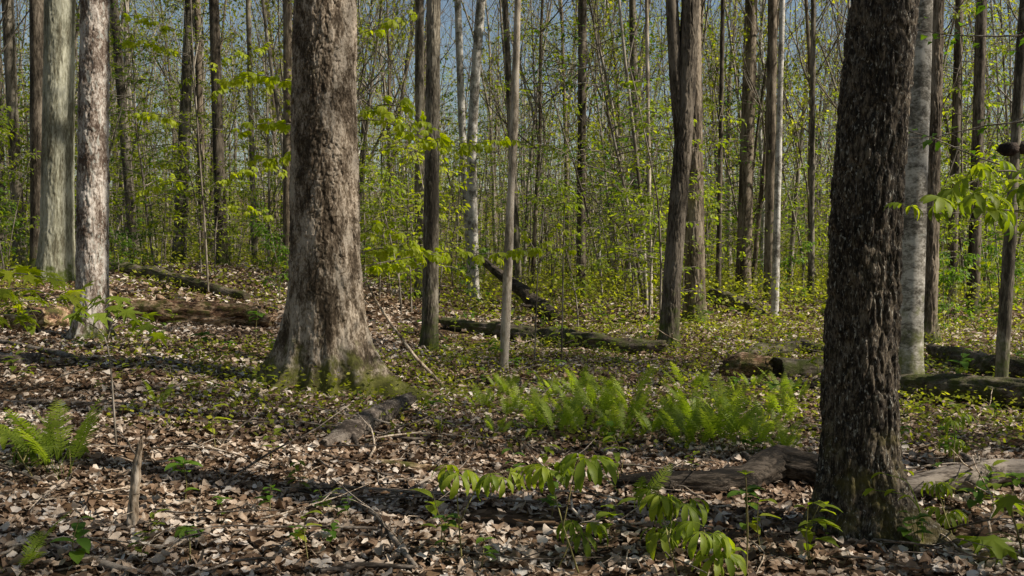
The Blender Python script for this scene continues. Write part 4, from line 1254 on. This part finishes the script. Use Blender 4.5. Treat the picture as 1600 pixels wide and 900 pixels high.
leafy_tree("beech_sapling", "young beech with flat yellow-green leaf layers left of the broad trunk", st,
    [[wp(312, 240, Y3), wp(290, 228, Y3), wp(265, 232, Y3)], [wp(316, 300, Y3), wp(360, 270, Y3), wp(420, 262, Y3), wp(446, 268, Y3)],
     [wp(305, 60, Y3), wp(260, 40, Y3), wp(200, 20, Y3)], [wp(305, 90, Y3), wp(250, 70, Y3), wp(190, 62, Y3)], [wp(310, 170, Y3), wp(350, 130, Y3), wp(400, 118, Y3), wp(440, 130, Y3)],
     [wp(318, 330, Y3), wp(360, 322, Y3), wp(420, 335, Y3)], [wp(312, 200, Y3), wp(250, 180, Y3), wp(205, 185, Y3)], [wp(308, 120, Y3), wp(360, 90, Y3), wp(420, 70, Y3)],
     [wp(316, 290, Y3), wp(270, 280, Y3), wp(220, 300, Y3)]], PALM_Y, 1.25, .085, hang=.2, rstem=.022, per=1)
# left sapling with a curved stem
g = G(182, 702)
t = plant("curved_sapling", "little sapling with a bent thin stem and broad dark green leaves, before the scaly trunk",
    [([g, wp(178, 640, g.y), wp(174, 580, g.y), wp(166, 525, g.y), wp(142, 505, g.y), wp(112, 498, g.y)], .008, .003),
     ([wp(168, 532, g.y), wp(176, 500, g.y), wp(200, 488, g.y - .1), wp(232, 500, g.y - .1)], .004, .002)])
for px, py in ((120, 485), (138, 478), (150, 490), (165, 470), (178, 478), (192, 486), (205, 480), (215, 500), (228, 492), (238, 508), (240, 520), (160, 462), (185, 465), (108, 492)):
    put_leaf(t, LOBE, wp(px, py, g.y + random.gauss(0, .12)), random.uniform(0, 6.28), random.uniform(.1, .6), random.gauss(0, .3), random.uniform(.85, 1.3))
# left edge bright maple
Y4 = 9.2
st = [on_ground(-60, Y4), wp(-50, 520, Y4), wp(-30, 440, Y4), wp(-20, 380, Y4)]
t = leafy_tree("maple_sapling", "young maple at the left edge with bright yellow-green leaves", st,
    [[wp(-35, 450, Y4), wp(20, 425, Y4), wp(60, 432, Y4), wp(105, 440, Y4)], [wp(-42, 480, Y4), wp(10, 450, Y4 - .3), wp(60, 452, Y4 - .3), wp(120, 478, Y4 - .3)],
     [wp(-45, 500, Y4), wp(10, 490, Y4), wp(50, 500, Y4)], [wp(-30, 440, Y4), wp(10, 420, Y4 + .3), wp(40, 418, Y4 + .3)], [wp(-44, 490, Y4), wp(20, 470, Y4 + .2), wp(70, 470, Y4 + .3), wp(130, 455, Y4 + .2)]],
    LOBE_Y, 1.25, .12, hang=.3, rstem=.012, per=2)
# right edge: big bright leaves on a low branch reaching in
Y5 = 4.6
st = [Vector(((1760 - 800) / FPX * Y5, Y5, H(2.9, Y5))), wp(1750, 600, Y5), wp(1735, 350, Y5), wp(1720, 150, Y5)]
t = plant("buckeye_sapling", "young tree reaching in from the right edge with large hanging bright leaves",
    [(st, .03, .015), ([wp(1735, 350, Y5), wp(1650, 280, Y5), wp(1560, 262, Y5), wp(1490, 300, Y5)], .007, .003), ([wp(1738, 400, Y5), wp(1660, 350, Y5), wp(1590, 330, Y5), wp(1540, 325, Y5)], .006, .003),
     ([wp(1735, 340, Y5), wp(1680, 310, Y5 + .2), wp(1600, 330, Y5 + .3), wp(1410, 335, Y5 + .4)], .005, .002)])
for px, py, s in ((1500, 288, .75), (1470, 315, .7), (1530, 300, .8), (1450, 318, .55), (1540, 330, .85), (1520, 340, .8), (1560, 285, .7), (1590, 275, .8), (1580, 330, .85), (1600, 350, 1.0), (1555, 262, .6), (1420, 325, .5), (1510, 262, .55), (1610, 300, .9)):
    for q_ in range(2): put_leaf(t, PALM if q_ else PALM_L, wp(px + random.gauss(0, 10), py + random.gauss(0, 8), Y5 + random.gauss(0, .15)), random.choice([0, 3.1, 2.2, -1.0]) + random.gauss(0, .5), random.uniform(-.1, .35), random.gauss(0, .2), s * 1.1)
# right bottom broad leaves
g = G(1600, 880)
t = plant("maple_seedling", "shaded broad leaves in the bottom right corner below the grey log", [([g, wp(1590, 830, g.y), wp(1575, 790, g.y)], .006, .004), ([wp(1588, 840, g.y), wp(1560, 830, g.y), wp(1540, 835, g.y)], .004, .003)], 'stem')
for px, py, s in ((1575, 785, 1.2), (1590, 775, 1.3), (1545, 838, 1.5), (1520, 840, 1.2), (1590, 860, 1.5), (1600, 800, 1.2)):
    put_leaf(t, LOBE, wp(px, py, g.y + random.gauss(0, .08)), random.uniform(0, 6.28), random.uniform(.2, .6), 0, s * 1.0)
# arching leaves in front of the dark trunk
g = G(1442, 862)
t = plant("arching_seedling", "long arching green leaf over the root of the dark furrowed trunk", [([g, wp(1440, 800, g.y), wp(1420, 772, g.y), wp(1366, 766, g.y)], .004, .002), ([wp(1438, 800, g.y), wp(1420, 750, g.y), wp(1380, 740, g.y)], .003, .002)], 'leaf')
for px, py, a in ((1368, 766, 3.0), (1400, 766, 3.4), (1382, 740, 3.1), (1412, 736, .4), (1366, 764, 3.6), (1425, 776, 2.9)):
    put_leaf(t, OVAL, wp(px, py, g.y), a, .1, 0, .8)

# ------------------------------------------------------------------ seedlings dotted over the floor
def seedling_proto(seed, kind):
    rs = np.random.default_rng(seed); st = MB(); lf = MB()
    h = rs.uniform(.12, .30); n = 5
    p = np.array([[0, 0, -.02], [rs.normal(0, .01), rs.normal(0, .01), h * .5], [rs.normal(0, .03), rs.normal(0, .03), h]])
    st.tube(p, [.003, .0025, .0015], 4, .5, cap=False)
    m = rs.integers(6, 12)
    t = rs.uniform(.35, 1, m); pos = p[0] + (p[2] - p[0]) * t[:, None]
    a = rs.uniform(0, 6.28, m)
    for k in range(m):
        L = rs.uniform(.06, .12) * (1.25 if kind else 1)
        lf.strip(tuple(pos[k]), (math.cos(a[k]), math.sin(a[k]), rs.uniform(-.1, .6)), (0, 0, 1), L, L * (.2 if kind else .28), droop=rs.uniform(.4, 1.2), nst=5, fold=.25, tone=rs.uniform(.2, .8))
    return st.mesh("stem", M['stem']), lf.mesh("foliage", M['leaf'] if seed % 2 else M['leaf_deep'])
SEED = [seedling_proto(200 + k, k % 2) for k in range(8)]
random.seed(3)
cnt = 0
while cnt < 250:
    py = 500 + 395 * random.random() ** 1.5; px = random.uniform(0, 1600)
    if px < 640 and random.random() < .45 + .25 * (py > 640): continue
    if px > 560 and px < 1250 and py > 700 and random.random() < .55: continue
    g = G(px, py)
    t = empty("seedling", g, random.uniform(0, 6.28)); s = random.uniform(.5, 1.15) * (1.0 if py > 600 else 1.5); t.scale = (s, s, s)
    tag(t, ("tiny" if s < .6 else "little" if s < .9 else "bigger") + (" nearby" if g.y < 8 else " farther") + " green seedling " + zone(g.x, g.y), "seedling", "small seedlings in the leaf litter")
    for nm, me in zip(("stem", "foliage"), random.choice(SEED)): link(nm, me, t)
    cnt += 1
